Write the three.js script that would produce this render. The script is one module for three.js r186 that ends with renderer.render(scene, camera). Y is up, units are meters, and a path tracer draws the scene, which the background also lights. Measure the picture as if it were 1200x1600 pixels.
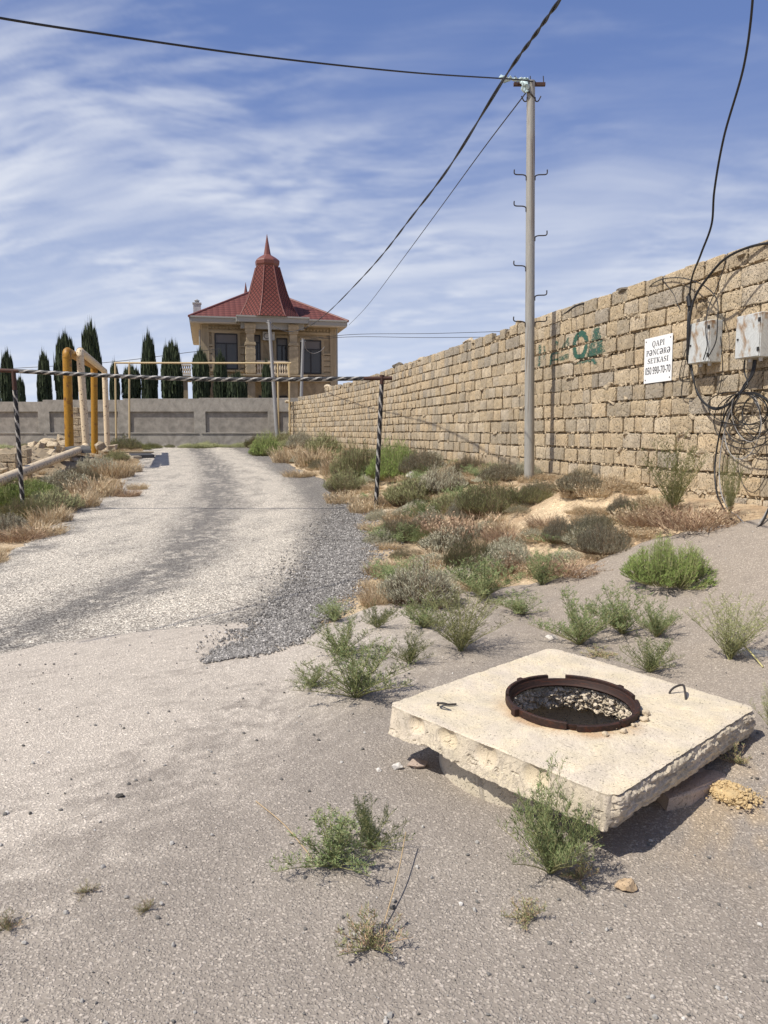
import * as THREE from 'three';
import { mergeGeometries, mergeVertices, toCreasedNormals } from 'three/addons/utils/BufferGeometryUtils.js';
import { RoundedBoxGeometry } from 'three/addons/geometries/RoundedBoxGeometry.js';
import { DecalGeometry } from 'three/addons/geometries/DecalGeometry.js';
import { createNoise2D, createNoise3D } from 'simplex-noise';

// ---------------------------------------------------------------- camera, sky, sun, exposure
const scene = new THREE.Scene();
const PITCH = Math.atan(127 / 1200), EYE = 1.6;
const camera = new THREE.PerspectiveCamera(2 * Math.atan(800 / 1200) * 180 / Math.PI, 0.75, 0.05, 1500);
camera.position.set(0, EYE, 0); camera.rotation.x = -PITCH;
const renderer = new THREE.WebGLRenderer({ antialias: true });
renderer.toneMapping = THREE.LinearToneMapping; renderer.toneMappingExposure = 1.17;
renderer.shadowMap.enabled = true; renderer.shadowMap.type = THREE.PCFSoftShadowMap;

const SUNDIR = new THREE.Vector3(0.50, -0.82, -0.275).normalize();          // the way the light travels
const sun = new THREE.DirectionalLight(new THREE.Color().setRGB(1, 0.945, 0.855), 4.3);
sun.position.copy(SUNDIR).multiplyScalar(-80).add(new THREE.Vector3(-2, 0, -24)); sun.target.position.set(-2, 0, -24);
sun.castShadow = true; sun.shadow.mapSize.set(4096, 4096); sun.shadow.bias = -0.0004;
Object.assign(sun.shadow.camera, { left: -40, right: 40, top: 40, bottom: -40, near: 1, far: 200 });
scene.add(sun, sun.target);

function rng(seed) { let a = seed >>> 0; return () => { a = (a + 0x6d2b79f5) | 0; let t = Math.imul(a ^ (a >>> 15), 1 | a); t = (t + Math.imul(t ^ (t >>> 7), 61 | t)) ^ t; return ((t ^ (t >>> 14)) >>> 0) / 4294967296; }; }
const n2 = createNoise2D(rng(11)), n3 = createNoise3D(rng(12));
const { clamp, lerp, smoothstep } = THREE.MathUtils;
const ss = (x, a, b) => smoothstep(x, a, b);
function fbm2(x, y, o = 4) { let s = 0, a = 0.5, n = 0; for (let i = 0; i < o; i++) { s += a * n2(x, y); n += a; a *= 0.5; x = x * 2.03 + 7.1; y = y * 2.03 - 3.7; } return s / n; }
function wisp(x, y, o) { let s = 0, a = 0.5, n = 0; for (let i = 0; i < o; i++) { s += a * n2(x, y); n += a; a *= 0.64; const t = x; x = x * 1.9 + 0.35 * y + 7.1; y = y * 2.0 + 0.22 * t - 3.7; } return s / n; }
function fbm3(x, y, z, o = 4) { let s = 0, a = 0.5, n = 0; for (let i = 0; i < o; i++) { s += a * n3(x, y, z); n += a; a *= 0.5; x = x * 2.03 + 7.1; y = y * 2.03 - 3.7; z = z * 2.03 + 1.3; } return s / n; }

{ // sky: blue air that pales to the horizon, with thin streaked cirrus
  const W = 2048, Hh = 1536, data = new Float32Array(W * Hh * 4);
  const zen = [0.060, 0.110, 0.285], mid = [0.138, 0.216, 0.46], hor = [0.48, 0.55, 0.70];
  const toSun = SUNDIR.clone().negate();
  for (let j = 0; j < Hh; j++) {
    const el = ((j + 0.5) / Hh - 0.5) * Math.PI, y = Math.sin(el), c = Math.cos(el);
    for (let i = 0; i < W; i++) {
      const az = ((i + 0.5) / W - 0.5) * 2 * Math.PI, x = Math.cos(az) * c, z = Math.sin(az) * c, k = (j * W + i) * 4;
      let r, g, b;
      if (y >= -0.02) {
        const h = Math.max(y, 0), a = ss(h, 0.02, 0.42), a2 = ss(h, 0.30, 0.78), near = 1 - ss(h, 0, 0.16);
        const col = [0, 1, 2].map((q) => lerp(lerp(hor[q], mid[q], a), zen[q], a2) + 0.06 * near);
        // cirrus on a flat layer
        const p = 1 / (h + 0.14), u0 = x * p, v0 = z * p;
        const cu = 0.94 * u0 + 0.34 * v0, cv = -0.34 * u0 + 0.94 * v0;
        const wx = fbm2(cu * 0.6 + 3, cv * 0.6, 3), wy = fbm2(cu * 0.6 - 9, cv * 0.6 + 5, 3);
        const streak = wisp(cu * 0.55 + wx * 0.22 + 20, cv * 2.5 + wy * 0.42, 8);
        const veil = fbm2(cu * 0.38 + 4.4, cv * 0.55 - 1.5 + wx * 0.3, 4);
        const tuft = wisp(cu * 2.6 + wy * 0.7, cv * 5.0 + wx * 0.8, 6) * ss(fbm2(cu * 0.9 + 31, cv * 1.1 - 8, 2), -0.45, 0.4);
        let d = ss(streak * 0.60 + veil * 0.62 + tuft * 0.74, -0.52, 0.92);
        const left = clamp(0.62 - x * 0.85, 0.12, 1.0);                     // fewer clouds to the right
        d *= lerp(left, 1, ss(p, 1.6, 4.0)) * lerp(0.62, 1.12, ss(p, 1.1, 3.0));
        d = clamp(d * 0.9, 0, 0.8);
        const cl = [0.68, 0.71, 0.78], s = Math.max(0, x * toSun.x + y * toSun.y + z * toSun.z), glow = 0.5 * Math.pow(s, 6) + 2.2 * Math.pow(s, 60);
        r = lerp(col[0], cl[0], d) + glow * 0.30; g = lerp(col[1], cl[1], d) + glow * 0.30; b = lerp(col[2], cl[2], d) + glow * 0.29;
      } else { const a = ss(-y, 0.02, 0.3); r = lerp(0.5, 0.26, a); g = lerp(0.54, 0.22, a); b = lerp(0.6, 0.17, a); }
      data[k] = r; data[k + 1] = g; data[k + 2] = b; data[k + 3] = 1;
    }
  }
  const t = new THREE.DataTexture(data, W, Hh, THREE.RGBAFormat, THREE.FloatType);
  t.mapping = THREE.EquirectangularReflectionMapping; t.magFilter = t.minFilter = THREE.LinearFilter; t.wrapS = THREE.RepeatWrapping; t.needsUpdate = true;
  scene.background = t; scene.environment = t;
}

// ---------------------------------------------------------------- places: the survey of the photograph (D = metres ahead, x right, y up, z = -D)
const SP = Math.sin(PITCH), CP = Math.cos(PITCH), V = (x, y, z) => new THREE.Vector3(x, y, z);
function P(px, py, D) { const a = (px - 600) / 1200, b = (800 - py) / 1200, t = D / (CP + b * SP); return V(t * a, EYE + t * (b * CP - SP), -D); }
const road_rise = (D) => { const e = D - 15; return e < -4 ? 0 : e > 31 ? 0.72 : 0.0234 * (e + Math.sqrt(e * e + 9)) * 0.5; };
const W0 = [4.15, 8.3], TW = [-0.2195, 0.9756], NW = [-0.9756, -0.2195];
const wallDist = (X, D) => (X - W0[0]) * NW[0] + (D - W0[1]) * NW[1];
function poly1(pts) { return (t) => { if (t <= pts[0][0]) { const [a, b] = pts; return a[1] + (t - a[0]) * (b[1] - a[1]) / (b[0] - a[0]); } for (let i = 1; i < pts.length; i++) if (t <= pts[i][0] || i === pts.length - 1) { const a = pts[i - 1], b = pts[i]; return a[1] + (t - a[0]) * (b[1] - a[1]) / (b[0] - a[0]); } }; }
const roadL = poly1([[4, -6.0], [7, -4.9], [9.3, -4.75], [15.3, -6.3], [21.8, -7.6], [31, -9.9], [44, -13.7], [60, -18.6]]);
const roadR = poly1([[4, -0.9], [6.15, -0.55], [8.5, -0.2], [15.3, -0.5], [21.8, -1.65], [31, -4.1], [44, -7.9], [60, -12.6]]);
const WELL = [0.78, 3.52];
function H(X, D) {
  const r = road_rise(D), s = wallDist(X, D);
  const g = 1 - ss(s, 0.2, 3.35);
  let h = r + (0.79 - r) * g * (D > 70 ? 0 : 1);
  const dl = roadL(D) - X, dr = X - roadR(D);
  if (D > 6) h += 0.5 * ss(dl, 0.4, 4.2) * ss(D, 9, 26) * (1 - ss(D, 30, 42));
  const off = Math.max(ss(dl, 0.1, 1.2) * ss(D, 6, 9), ss(dr, 0.2, 1.0) * ss(D, 6.2, 8.5));
  if (off > 0 && D < 70) h += off * (0.035 * fbm2(X * 0.9, D * 0.9, 3) + 0.018 * fbm2(X * 3.1, D * 3.1, 2)) * ss(s, -0.3, 0.6);
  if (D < 20) { // the pale spoil heaps under the wall
    const m = (x, d, rx, rd, hh) => { const q = ((X - x) / rx) ** 2 + ((D - d) / rd) ** 2; h += hh * Math.exp(-q * 1.4); };
    m(1.78, 3.45, 0.72, 0.55, 0.125); m(2.3, 3.95, 0.6, 0.6, 0.06); m(2.72, 10.3, 0.8, 0.9, 0.15); m(2.55, 8.6, 0.9, 0.5, 0.05);
  }
  h += 0.012 * fbm2(X * 0.35 + 3, D * 0.35, 2); if (D < 8) h += 0.005 * fbm2(X * 2.2, D * 2.2, 3);
  return h;
}
function G(px, py) { // the ground under a pixel
  let lo = 1, hi = 120; const f = (D) => { const p = P(px, py, D); return p.y - H(p.x, D); };
  for (let D = 1.2; D < 120; D *= 1.02) if (f(D) < 0) { hi = D; break; } else lo = D;
  for (let i = 0; i < 30; i++) { const m = (lo + hi) / 2; if (f(m) < 0) hi = m; else lo = m; }
  const p = P(px, py, hi); p.y = H(p.x, hi); return p;
}

// ---------------------------------------------------------------- names and things
const used = new Map();
function numbered(name) { const k = used.get(name) ?? 0; used.set(name, k + 1); return k ? `${name}_${String(k).padStart(3, '0')}` : name; }
function tag(o, label, category, group) { o.userData.label = label; o.userData.category = category; if (group) o.userData.group = group; return o; }
function thing(name, label, category, pos, turn = 0, group) {
  const o = new THREE.Group(); o.name = numbered(name); o.position.copy(pos); o.rotation.y = turn; scene.add(o); return tag(o, label, category, group);
}
function shade(m) { m.castShadow = m.receiveShadow = true; return m; }
function part(parent, name, geo, mat, kind) { const m = shade(new THREE.Mesh(geo, mat)); m.name = name; if (kind) m.userData.kind = kind; parent.add(m); return m; }
function single(name, label, category, geo, mat, group) { // a one-mesh thing given in world coordinates, its origin moved to its base
  geo.computeBoundingBox(); const b = geo.boundingBox, c = b.getCenter(V()); c.y = b.min.y; geo.translate(-c.x, -c.y, -c.z);
  const m = shade(new THREE.Mesh(geo, mat)); m.name = numbered(name); m.position.copy(c); scene.add(m); return tag(m, label, category, group);
}
function struct(name, geo, mat) { const m = shade(new THREE.Mesh(geo, mat)); m.name = name; m.userData.kind = 'structure'; scene.add(m); return m; }
const box = (w, h, d, x = 0, y = 0, z = 0, r = 0) => (r ? new RoundedBoxGeometry(w, h, d, 1, r) : new THREE.BoxGeometry(w, h, d)).translate(x, y, z);
const merge = (l) => mergeGeometries(l.map((g) => { const k = g.index ? g.toNonIndexed() : g; for (const n of Object.keys(k.attributes)) if (!['position', 'normal', 'uv'].includes(n)) k.deleteAttribute(n); return k; }));
function tube(pts, r, seg = 40, rad = 6, straight) { const c = straight ? new THREE.CurvePath() : new THREE.CatmullRomCurve3(pts, false, 'centripetal'); if (straight) for (let i = 1; i < pts.length; i++) c.add(new THREE.LineCurve3(pts[i - 1], pts[i])); return new THREE.TubeGeometry(c, seg, r, rad, false); }
function rod(a, b, r0, r1 = r0, n = 12) { const d = b.clone().sub(a), g = new THREE.CylinderGeometry(r1, r0, d.length(), n, 1); g.applyQuaternion(new THREE.Quaternion().setFromUnitVectors(V(0, 1, 0), d.clone().normalize())); return g.translate((a.x + b.x) / 2, (a.y + b.y) / 2, (a.z + b.z) / 2); }
function metres(g, k = 1) { // box-mapped uv in metres
  if (g.index) g = g.toNonIndexed(); const p = g.attributes.position, n = g.attributes.normal, uv = new Float32Array(p.count * 2);
  for (let i = 0; i < p.count; i++) { const ax = Math.abs(n.getX(i)), ay = Math.abs(n.getY(i)), az = Math.abs(n.getZ(i)), x = p.getX(i), y = p.getY(i), z = p.getZ(i); const q = ay >= ax && ay >= az ? [x, z] : ax > az ? [z, y] : [x, y]; uv[2 * i] = q[0] * k; uv[2 * i + 1] = q[1] * k; }
  g.setAttribute('uv', new THREE.BufferAttribute(uv, 2)); return g;
}
function rough(g, amp, freq, seed = 0, o = 3) { // push vertices about, keeping the mesh closed
  const p = g.attributes.position; for (let i = 0; i < p.count; i++) { const x = p.getX(i), y = p.getY(i), z = p.getZ(i); p.setXYZ(i, x + amp * fbm3(x * freq + seed, y * freq, z * freq, o), y + amp * fbm3(x * freq + 31 + seed, y * freq, z * freq, o), z + amp * fbm3(x * freq + 67 + seed, y * freq, z * freq, o)); }
  g.computeVertexNormals(); return g;
}
function stoneGeo(seed, w, h, d, amp = 0.18) { // a broken rock
  let g = new THREE.IcosahedronGeometry(0.5, 2); g.deleteAttribute('uv'); g.deleteAttribute('normal'); g = mergeVertices(g); const p = g.attributes.position, R = rng(seed * 977 + 5), cuts = [];
  for (let i = 0; i < 9; i++) cuts.push(V(R() - 0.5, R() - 0.5, R() - 0.5).normalize(), 0.27 + R() * 0.17);
  for (let i = 0; i < p.count; i++) { const v = V().fromBufferAttribute(p, i); for (let c = 0; c < cuts.length; c += 2) { const e = v.dot(cuts[c]) - cuts[c + 1]; if (e > 0) v.addScaledVector(cuts[c], -e); } const k = 1 + amp * fbm3(v.x * 3 + seed, v.y * 3, v.z * 3, 3); p.setXYZ(i, v.x * w * k, v.y * h * k, v.z * d * k); }
  g.computeVertexNormals(); return metres(toCreasedNormals(g, 0.5));
}
// ---------------------------------------------------------------- procedural textures (colour, grain and fine relief only)
function canvas(s, paint, srgb = true, rep = 1) {
  const c = document.createElement('canvas'); c.width = s[0] ?? s; c.height = s[1] ?? s; paint(c.getContext('2d'), c.width, c.height);
  const t = new THREE.CanvasTexture(c); t.wrapS = t.wrapT = THREE.RepeatWrapping; if (srgb) t.colorSpace = THREE.SRGBColorSpace; t.repeat.set(rep, rep); t.anisotropy = 8; return t;
}
function dataTex(S, f, srgb, rep = 1) { // f(u, v) -> one grey or [r, g, b] in 0..1
  const d = new Uint8Array(S * S * 4); for (let j = 0; j < S; j++) for (let i = 0; i < S; i++) { let v = f(i / S, j / S); if (typeof v === 'number') v = [v, v, v]; const k = (j * S + i) * 4; for (let c = 0; c < 3; c++) d[k + c] = clamp(v[c], 0, 1) * 255; d[k + 3] = 255; }
  const t = new THREE.DataTexture(d, S, S, THREE.RGBAFormat); t.magFilter = THREE.LinearFilter; t.minFilter = THREE.LinearMipmapLinearFilter; t.generateMipmaps = true; t.wrapS = t.wrapT = THREE.RepeatWrapping; t.repeat.set(rep, rep); if (srgb) t.colorSpace = THREE.SRGBColorSpace; t.needsUpdate = true; return t;
}
const TAU = Math.PI * 2;
function tile(u, v, f, o = 4, sx = 1, sy = 1) { // noise that repeats without a seam, from two circles
  let s = 0, a = 0.5, n = 0; for (let i = 0; i < o; i++) { const r = f / TAU * 2 ** i; s += a * (n3(Math.cos(u * TAU) * r * sx + 9 * i, Math.sin(u * TAU) * r * sx + (Math.cos(v * TAU) * r * sy) * 0.73, Math.sin(v * TAU) * r * sy + 5) ); n += a; a *= 0.55; } return s / n;
}
// stones spread over a square, drawn once as colour and once as height, wrapping round the edges
function chips(S, metresWide, list, seed, base, baseH) {
  const R = rng(seed), all = [];
  for (const [n, r0, r1, cols] of list) for (let i = 0; i < n; i++) { const r = (r0 + (r1 - r0) * R() ** 2) / metresWide * S, c = cols[Math.floor(R() * cols.length)], k = 0.86 + 0.28 * R(); all.push([R() * S, R() * S, r, r * (0.6 + 0.4 * R()), R() * 3.2, c.map((q) => Math.min(255, q * k)), R()]); }
  const draw = (g, h) => { g.fillStyle = h ? `rgb(${baseH},${baseH},${baseH})` : `rgb(${base})`; g.fillRect(0, 0, S, S);
    for (const [x, y, a, b, t, c, hh] of all) for (const ox of [-S, 0, S]) for (const oy of [-S, 0, S]) { const X = x + ox, Y = y + oy; if (X < -a || Y < -a || X > S + a || Y > S + a) continue; const q = Math.round(lerp(90, 255, hh)); g.fillStyle = h ? `rgb(${q},${q},${q})` : `rgb(${c.map(Math.round)})`; g.beginPath(); g.ellipse(X, Y, a, b, t, 0, TAU); g.fill(); } };
  return [canvas(S, (g) => draw(g, false), true, 1 / metresWide), canvas(S, (g) => draw(g, true), false, 1 / metresWide)];
}
const gr = (...v) => v.map((q) => (Array.isArray(q) ? q : [q, q, q]));
const [T_asph, T_asphB] = chips(2048, 2.6, [[110000, 0.0022, 0.0060, gr([188, 182, 175], [192, 186, 179], [178, 172, 165], [198, 192, 184], [170, 164, 157], [184, 178, 170], [162, 156, 149])], [42000, 0.0014, 0.0042, gr([200, 194, 186], [164, 158, 152], [186, 180, 172], [150, 144, 138])], [1500, 0.0015, 0.004, gr([222, 216, 206], [112, 107, 103])]], 3, '162,156,149', 60);
const [T_chip, T_chipB] = chips(2048, 3.0, [[30000, 0.004, 0.010, gr([168, 163, 156], [150, 146, 140], [184, 179, 170])], [52000, 0.004, 0.010, gr([210, 206, 198], [222, 216, 206], [196, 191, 183], [230, 224, 214], [184, 179, 171])], [7000, 0.003, 0.008, gr([112, 108, 103], [126, 121, 116], [98, 95, 92])]], 4, '128,122,115', 20);
const [T_soil, T_soilB] = chips(1024, 1.7, [[16000, 0.002, 0.010, gr([206, 196, 180], [220, 210, 192], [190, 180, 166])], [1600, 0.004, 0.016, gr([232, 222, 204], [160, 146, 128])]], 5, '205,195,180', 60);
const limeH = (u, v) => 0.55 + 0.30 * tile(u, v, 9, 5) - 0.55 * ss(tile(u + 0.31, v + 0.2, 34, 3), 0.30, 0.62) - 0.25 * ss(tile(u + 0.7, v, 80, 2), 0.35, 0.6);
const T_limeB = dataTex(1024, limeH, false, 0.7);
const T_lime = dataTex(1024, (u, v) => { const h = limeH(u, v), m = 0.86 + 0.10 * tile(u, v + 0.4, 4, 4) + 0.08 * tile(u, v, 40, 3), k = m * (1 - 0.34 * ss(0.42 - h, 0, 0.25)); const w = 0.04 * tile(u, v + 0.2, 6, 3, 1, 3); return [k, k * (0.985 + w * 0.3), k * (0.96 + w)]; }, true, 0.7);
const concH = (u, v) => 0.6 + 0.22 * tile(u, v, 16, 5) - 0.5 * ss(tile(u + 0.4, v + 0.1, 60, 2), 0.42, 0.62);
const T_concB = dataTex(1024, concH, false, 1.1);
const T_conc = dataTex(1024, (u, v) => { const f = tile(u + 0.6, v, 150, 2), p = ss(tile(u + 0.13, v + 0.77, 46, 2), 0.52, 0.66); const k = 0.93 + 0.05 * tile(u, v, 5, 4) + 0.12 * f - 0.24 * p; return [k, k * 0.985, k * (0.955 - 0.03 * tile(u + 0.2, v + 0.5, 4, 3))]; }, true, 1.1);
const T_stucco = dataTex(512, (u, v) => { const k = 0.84 + 0.15 * tile(u, v, 6, 5) + 0.06 * tile(u + 0.5, v, 60, 2); return [k, k, k * 0.985]; }, true, 0.35);
const T_stuccoB = dataTex(512, (u, v) => 0.5 + 0.3 * tile(u, v, 50, 3), false, 0.35);
const T_rust = dataTex(512, (u, v) => { const a = ss(tile(u, v, 7, 5), 0.0, 0.5), k = 0.72 + 0.3 * tile(u + 0.2, v, 30, 3); return [lerp(0.42, 0.60, a) * k, lerp(0.31, 0.36, a) * k, lerp(0.27, 0.24, a) * k]; }, true, 2);
const patchy = (base, rust, lo, hi, f = 6, sx = 1, sy = 1, rep = 1, off = 0) => dataTex(512, (u, v) => { const e = tile(u + off, v, f, 5, sx, sy), a = ss(e, lo, hi), k = 0.93 + 0.09 * tile(u + 0.4, v + off, 34, 3), r = 0.8 + 0.3 * tile(u, v + 0.3, 44, 3); return [0, 1, 2].map((c) => lerp(base[c] * k, rust[c] * r, a)); }, true, rep);
const T_pole = patchy([0.66, 0.65, 0.62], [0.50, 0.40, 0.32], 0.30, 0.55, 5, 2.2, 0.8, 1);
const T_box = patchy([0.81, 0.82, 0.81], [0.64, 0.47, 0.31], 0.10, 0.75, 5, 1, 0.6, 1.1, 0.61);
const T_yellow = patchy([0.69, 0.50, 0.10], [0.52, 0.33, 0.14], 0.15, 0.6, 5, 1, 1, 0.6, 0.4);
const T_cream = patchy([0.90, 0.82, 0.69], [0.46, 0.35, 0.27], 0.30, 0.46, 8, 1, 1, 0.8, 0.7);
// red metal tiles: rows of shallow pans, and diamond scales on the tower
const T_tile = canvas(256, (g, s) => { g.fillStyle = '#663530'; g.fillRect(0, 0, s, s); for (let r = 0; r < 4; r++) { g.fillStyle = '#3f1a17'; g.fillRect(0, r * 64 + 50, s, 14); g.fillStyle = '#753f37'; g.fillRect(0, r * 64 + 36, s, 12); for (let c = 0; c < 4; c++) { g.fillStyle = '#54241f'; g.fillRect(c * 64, r * 64, 7, 56); } } }, true);
const T_tileB = canvas(256, (g, s) => { const d = g.createImageData(s, s); for (let y = 0; y < s; y++) for (let x = 0; x < s; x++) { const k = (y * s + x) * 4, v = 255 * (0.5 * Math.abs(Math.sin(Math.PI * x / 64)) + 0.5 * ((y % 64) / 64)); d.data[k] = d.data[k + 1] = d.data[k + 2] = v; d.data[k + 3] = 255; } g.putImageData(d, 0, 0); }, false);
const diamond = (g, s, line, fill, lw) => { g.fillStyle = fill; g.fillRect(0, 0, s, s); g.strokeStyle = line; g.lineWidth = lw; for (let i = -4; i <= 8; i++) { g.beginPath(); g.moveTo(i * s / 4, 0); g.lineTo(i * s / 4 + s, s); g.moveTo(i * s / 4, s); g.lineTo(i * s / 4 + s, 0); g.stroke(); } };
const T_scale = canvas(256, (g, s) => diamond(g, s, '#3f1815', '#6e362e', 12)), T_scaleB = canvas(256, (g, s) => diamond(g, s, '#000', '#fff', 10), false);
const T_tape = canvas([256, 256], (g, s) => { const R = rng(77); g.fillStyle = '#a5a19a'; g.fillRect(0, 0, s, s); g.strokeStyle = '#17161a'; for (let i = -2; i < 5; i++) { g.lineWidth = 28 + 18 * R(); g.beginPath(); g.moveTo(i * 64 - 10, s + 10); for (let y = s; y >= 0; y -= 16) g.lineTo(i * 64 + (s - y) * 0.5 + 14 * (R() - 0.5), y - 10); g.stroke(); } for (let i = 0; i < 160; i++) { g.fillStyle = R() < 0.5 ? 'rgba(40,32,30,.7)' : 'rgba(214,208,198,.7)'; g.fillRect(R() * s, R() * s, 3 + R() * 14, 2 + R() * 5); } }, true);

// ---------------------------------------------------------------- materials
const rgb = (r, g, b) => new THREE.Color().setRGB(r, g, b);
const mat = (o) => new THREE.MeshStandardMaterial({ roughness: 0.9, ...o });
const M = {
  ground: mat({ map: T_soil, bumpMap: T_soilB, bumpScale: 0.006, vertexColors: true, roughness: 1 }),
  apron: mat({ map: T_asph, bumpMap: T_asphB, bumpScale: 0.0046, vertexColors: true, roughness: 0.95 }),
  road: mat({ map: T_chip, bumpMap: T_chipB, bumpScale: 0.0045, vertexColors: true, roughness: 0.95 }),
  stonechip: new THREE.MeshPhysicalMaterial({ color: 0xffffff, roughness: 1, specularIntensity: 0.4 }),
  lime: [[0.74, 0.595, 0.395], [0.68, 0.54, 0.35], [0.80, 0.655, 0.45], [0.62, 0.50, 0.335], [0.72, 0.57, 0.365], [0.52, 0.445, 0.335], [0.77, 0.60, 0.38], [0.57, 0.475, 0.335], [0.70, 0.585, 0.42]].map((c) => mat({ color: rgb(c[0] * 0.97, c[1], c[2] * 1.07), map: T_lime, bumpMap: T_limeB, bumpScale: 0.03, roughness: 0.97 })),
  limeV: mat({ vertexColors: true, map: T_lime, bumpMap: T_limeB, bumpScale: 0.03, roughness: 0.97 }),
  mortar: mat({ color: rgb(0.52, 0.42, 0.29), map: T_lime, bumpMap: T_limeB, bumpScale: 0.03, roughness: 1 }),
  conc: mat({ color: rgb(0.70, 0.635, 0.535), map: T_conc, bumpMap: T_concB, bumpScale: 0.003, vertexColors: true, roughness: 0.95 }),
  concDark: mat({ color: rgb(0.42, 0.375, 0.31), map: T_conc, bumpMap: T_concB, bumpScale: 0.006 }),
  rubble: mat({ color: rgb(0.62, 0.56, 0.47), map: T_conc, bumpMap: T_concB, bumpScale: 0.02, flatShading: true }),
  rubblePit: mat({ color: rgb(0.10, 0.09, 0.08), map: T_conc }),
  iron: mat({ color: rgb(0.44, 0.37, 0.34), map: T_rust, roughness: 0.7, metalness: 0.15 }),
  rust: mat({ color: rgb(0.75, 0.7, 0.7), map: T_rust, roughness: 0.8 }),
  rebar: mat({ color: rgb(0.035, 0.028, 0.025), roughness: 0.7 }),
  cable: mat({ color: rgb(0.014, 0.014, 0.015), roughness: 0.5 }), cableGrey: mat({ color: rgb(0.30, 0.29, 0.28), roughness: 0.5 }), cableWhite: mat({ color: rgb(0.55, 0.53, 0.5), roughness: 0.5 }),
  pole: mat({ map: T_pole, roughness: 0.6, metalness: 0.1 }), galv: mat({ color: rgb(0.42, 0.42, 0.43), roughness: 0.55, map: T_stucco }),
  box: mat({ map: T_box, roughness: 0.55 }), black: mat({ color: rgb(0.02, 0.02, 0.02), roughness: 0.6 }), gland: mat({ color: rgb(0.5, 0.5, 0.5), roughness: 0.5 }),
  yellow: mat({ map: T_yellow, roughness: 0.55 }), cream: mat({ map: T_cream, roughness: 0.6 }), thinPipe: mat({ color: rgb(0.52, 0.40, 0.22), roughness: 0.6 }),
  tape: mat({ map: T_tape, roughness: 0.5 }),
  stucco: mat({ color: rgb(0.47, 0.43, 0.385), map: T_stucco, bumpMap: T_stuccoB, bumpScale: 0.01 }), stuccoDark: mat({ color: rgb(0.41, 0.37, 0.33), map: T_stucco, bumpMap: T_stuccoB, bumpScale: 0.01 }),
  house: mat({ color: rgb(0.50, 0.395, 0.26), map: T_stucco }), house2: mat({ color: rgb(0.58, 0.465, 0.31), map: T_stucco }), soffit: mat({ color: rgb(0.52, 0.46, 0.37) }), gutter: mat({ color: rgb(0.33, 0.32, 0.29), roughness: 0.6 }),
  glass: mat({ color: rgb(0.045, 0.042, 0.04), roughness: 0.12 }), blind: mat({ color: rgb(0.14, 0.13, 0.125), roughness: 0.6 }), frame: mat({ color: rgb(0.02, 0.018, 0.018), roughness: 0.5 }),
  tile: mat({ map: T_tile, bumpMap: T_tileB, bumpScale: 0.06, roughness: 0.85 }), scale: mat({ map: T_scale, bumpMap: T_scaleB, bumpScale: 0.02, roughness: 0.85 }), redMetal: mat({ color: rgb(0.17, 0.058, 0.045), roughness: 0.5 }),
  white: mat({ color: rgb(0.72, 0.72, 0.72), roughness: 0.5, map: T_stucco }), balus: mat({ color: rgb(0.66, 0.56, 0.42) }),
  bark: mat({ color: rgb(0.12, 0.09, 0.06) }), leafy: mat({ vertexColors: true, roughness: 0.85, side: THREE.DoubleSide }), stalk: mat({ vertexColors: true, roughness: 0.9, side: THREE.DoubleSide }),
};
// ---------------------------------------------------------------- ground, road, apron, gravel
const plan = (p) => [p.x, -p.z];
// edges of the newer asphalt on its far side: the seam with the old road, then the sand
const SEAM = [[-400, 1085], [0, 1026], [60, 1013], [150, 1000], [240, 988], [330, 980], [392, 974], [440, 982], [480, 992], [505, 982], [590, 948], [690, 932], [780, 921], [870, 906], [1000, 850], [1130, 822], [1200, 812], [1320, 800]].map(([x, y]) => plan(G(x, y))).sort((a, b) => a[0] - b[0]);
const seamD = poly1(SEAM);
const inWell = (X, D) => Math.hypot(X - WELL[0], D - WELL[1]) < 0.495;
function gridMesh(us, vs, at, color, drop) { // at(u, v) -> [X, D, y]
  const nu = us.length, nv = vs.length, pos = [], col = [], uv = [], idx = [], dead = [];
  for (const v of vs) for (const u of us) { const [X, D, y] = at(u, v); pos.push(X, y, -D); col.push(...color(X, D)); uv.push(X, D); dead.push(drop ? drop(X, D) : false); }
  for (let j = 0; j < nv - 1; j++) for (let i = 0; i < nu - 1; i++) { const a = j * nu + i, b = a + 1, c = a + nu, d = c + 1; if (dead[a] && dead[b] && dead[c] && dead[d]) continue; idx.push(a, b, d, a, d, c); }
  const g = new THREE.BufferGeometry(); g.setAttribute('position', new THREE.Float32BufferAttribute(pos, 3)); g.setAttribute('color', new THREE.Float32BufferAttribute(col, 3)); g.setAttribute('uv', new THREE.Float32BufferAttribute(uv, 2)); g.setIndex(idx); g.computeVertexNormals(); return g;
}
const steps = (...p) => { const o = []; for (let i = 0; i < p.length - 2; i += 2) { const [a, s, b] = [p[i], p[i + 1], p[i + 2]], n = Math.max(1, Math.round((b - a) / s)); for (let k = 0; k < n; k++) o.push(a + (b - a) * k / n); } o.push(p[p.length - 1]); return o; };
const mix3 = (a, b, t) => [lerp(a[0], b[0], t), lerp(a[1], b[1], t), lerp(a[2], b[2], t)];
const SAND = [0.93, 0.81, 0.635], SOIL = [0.64, 0.53, 0.40], RED = [0.50, 0.365, 0.255], DUST = [0.62, 0.55, 0.475];
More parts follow.
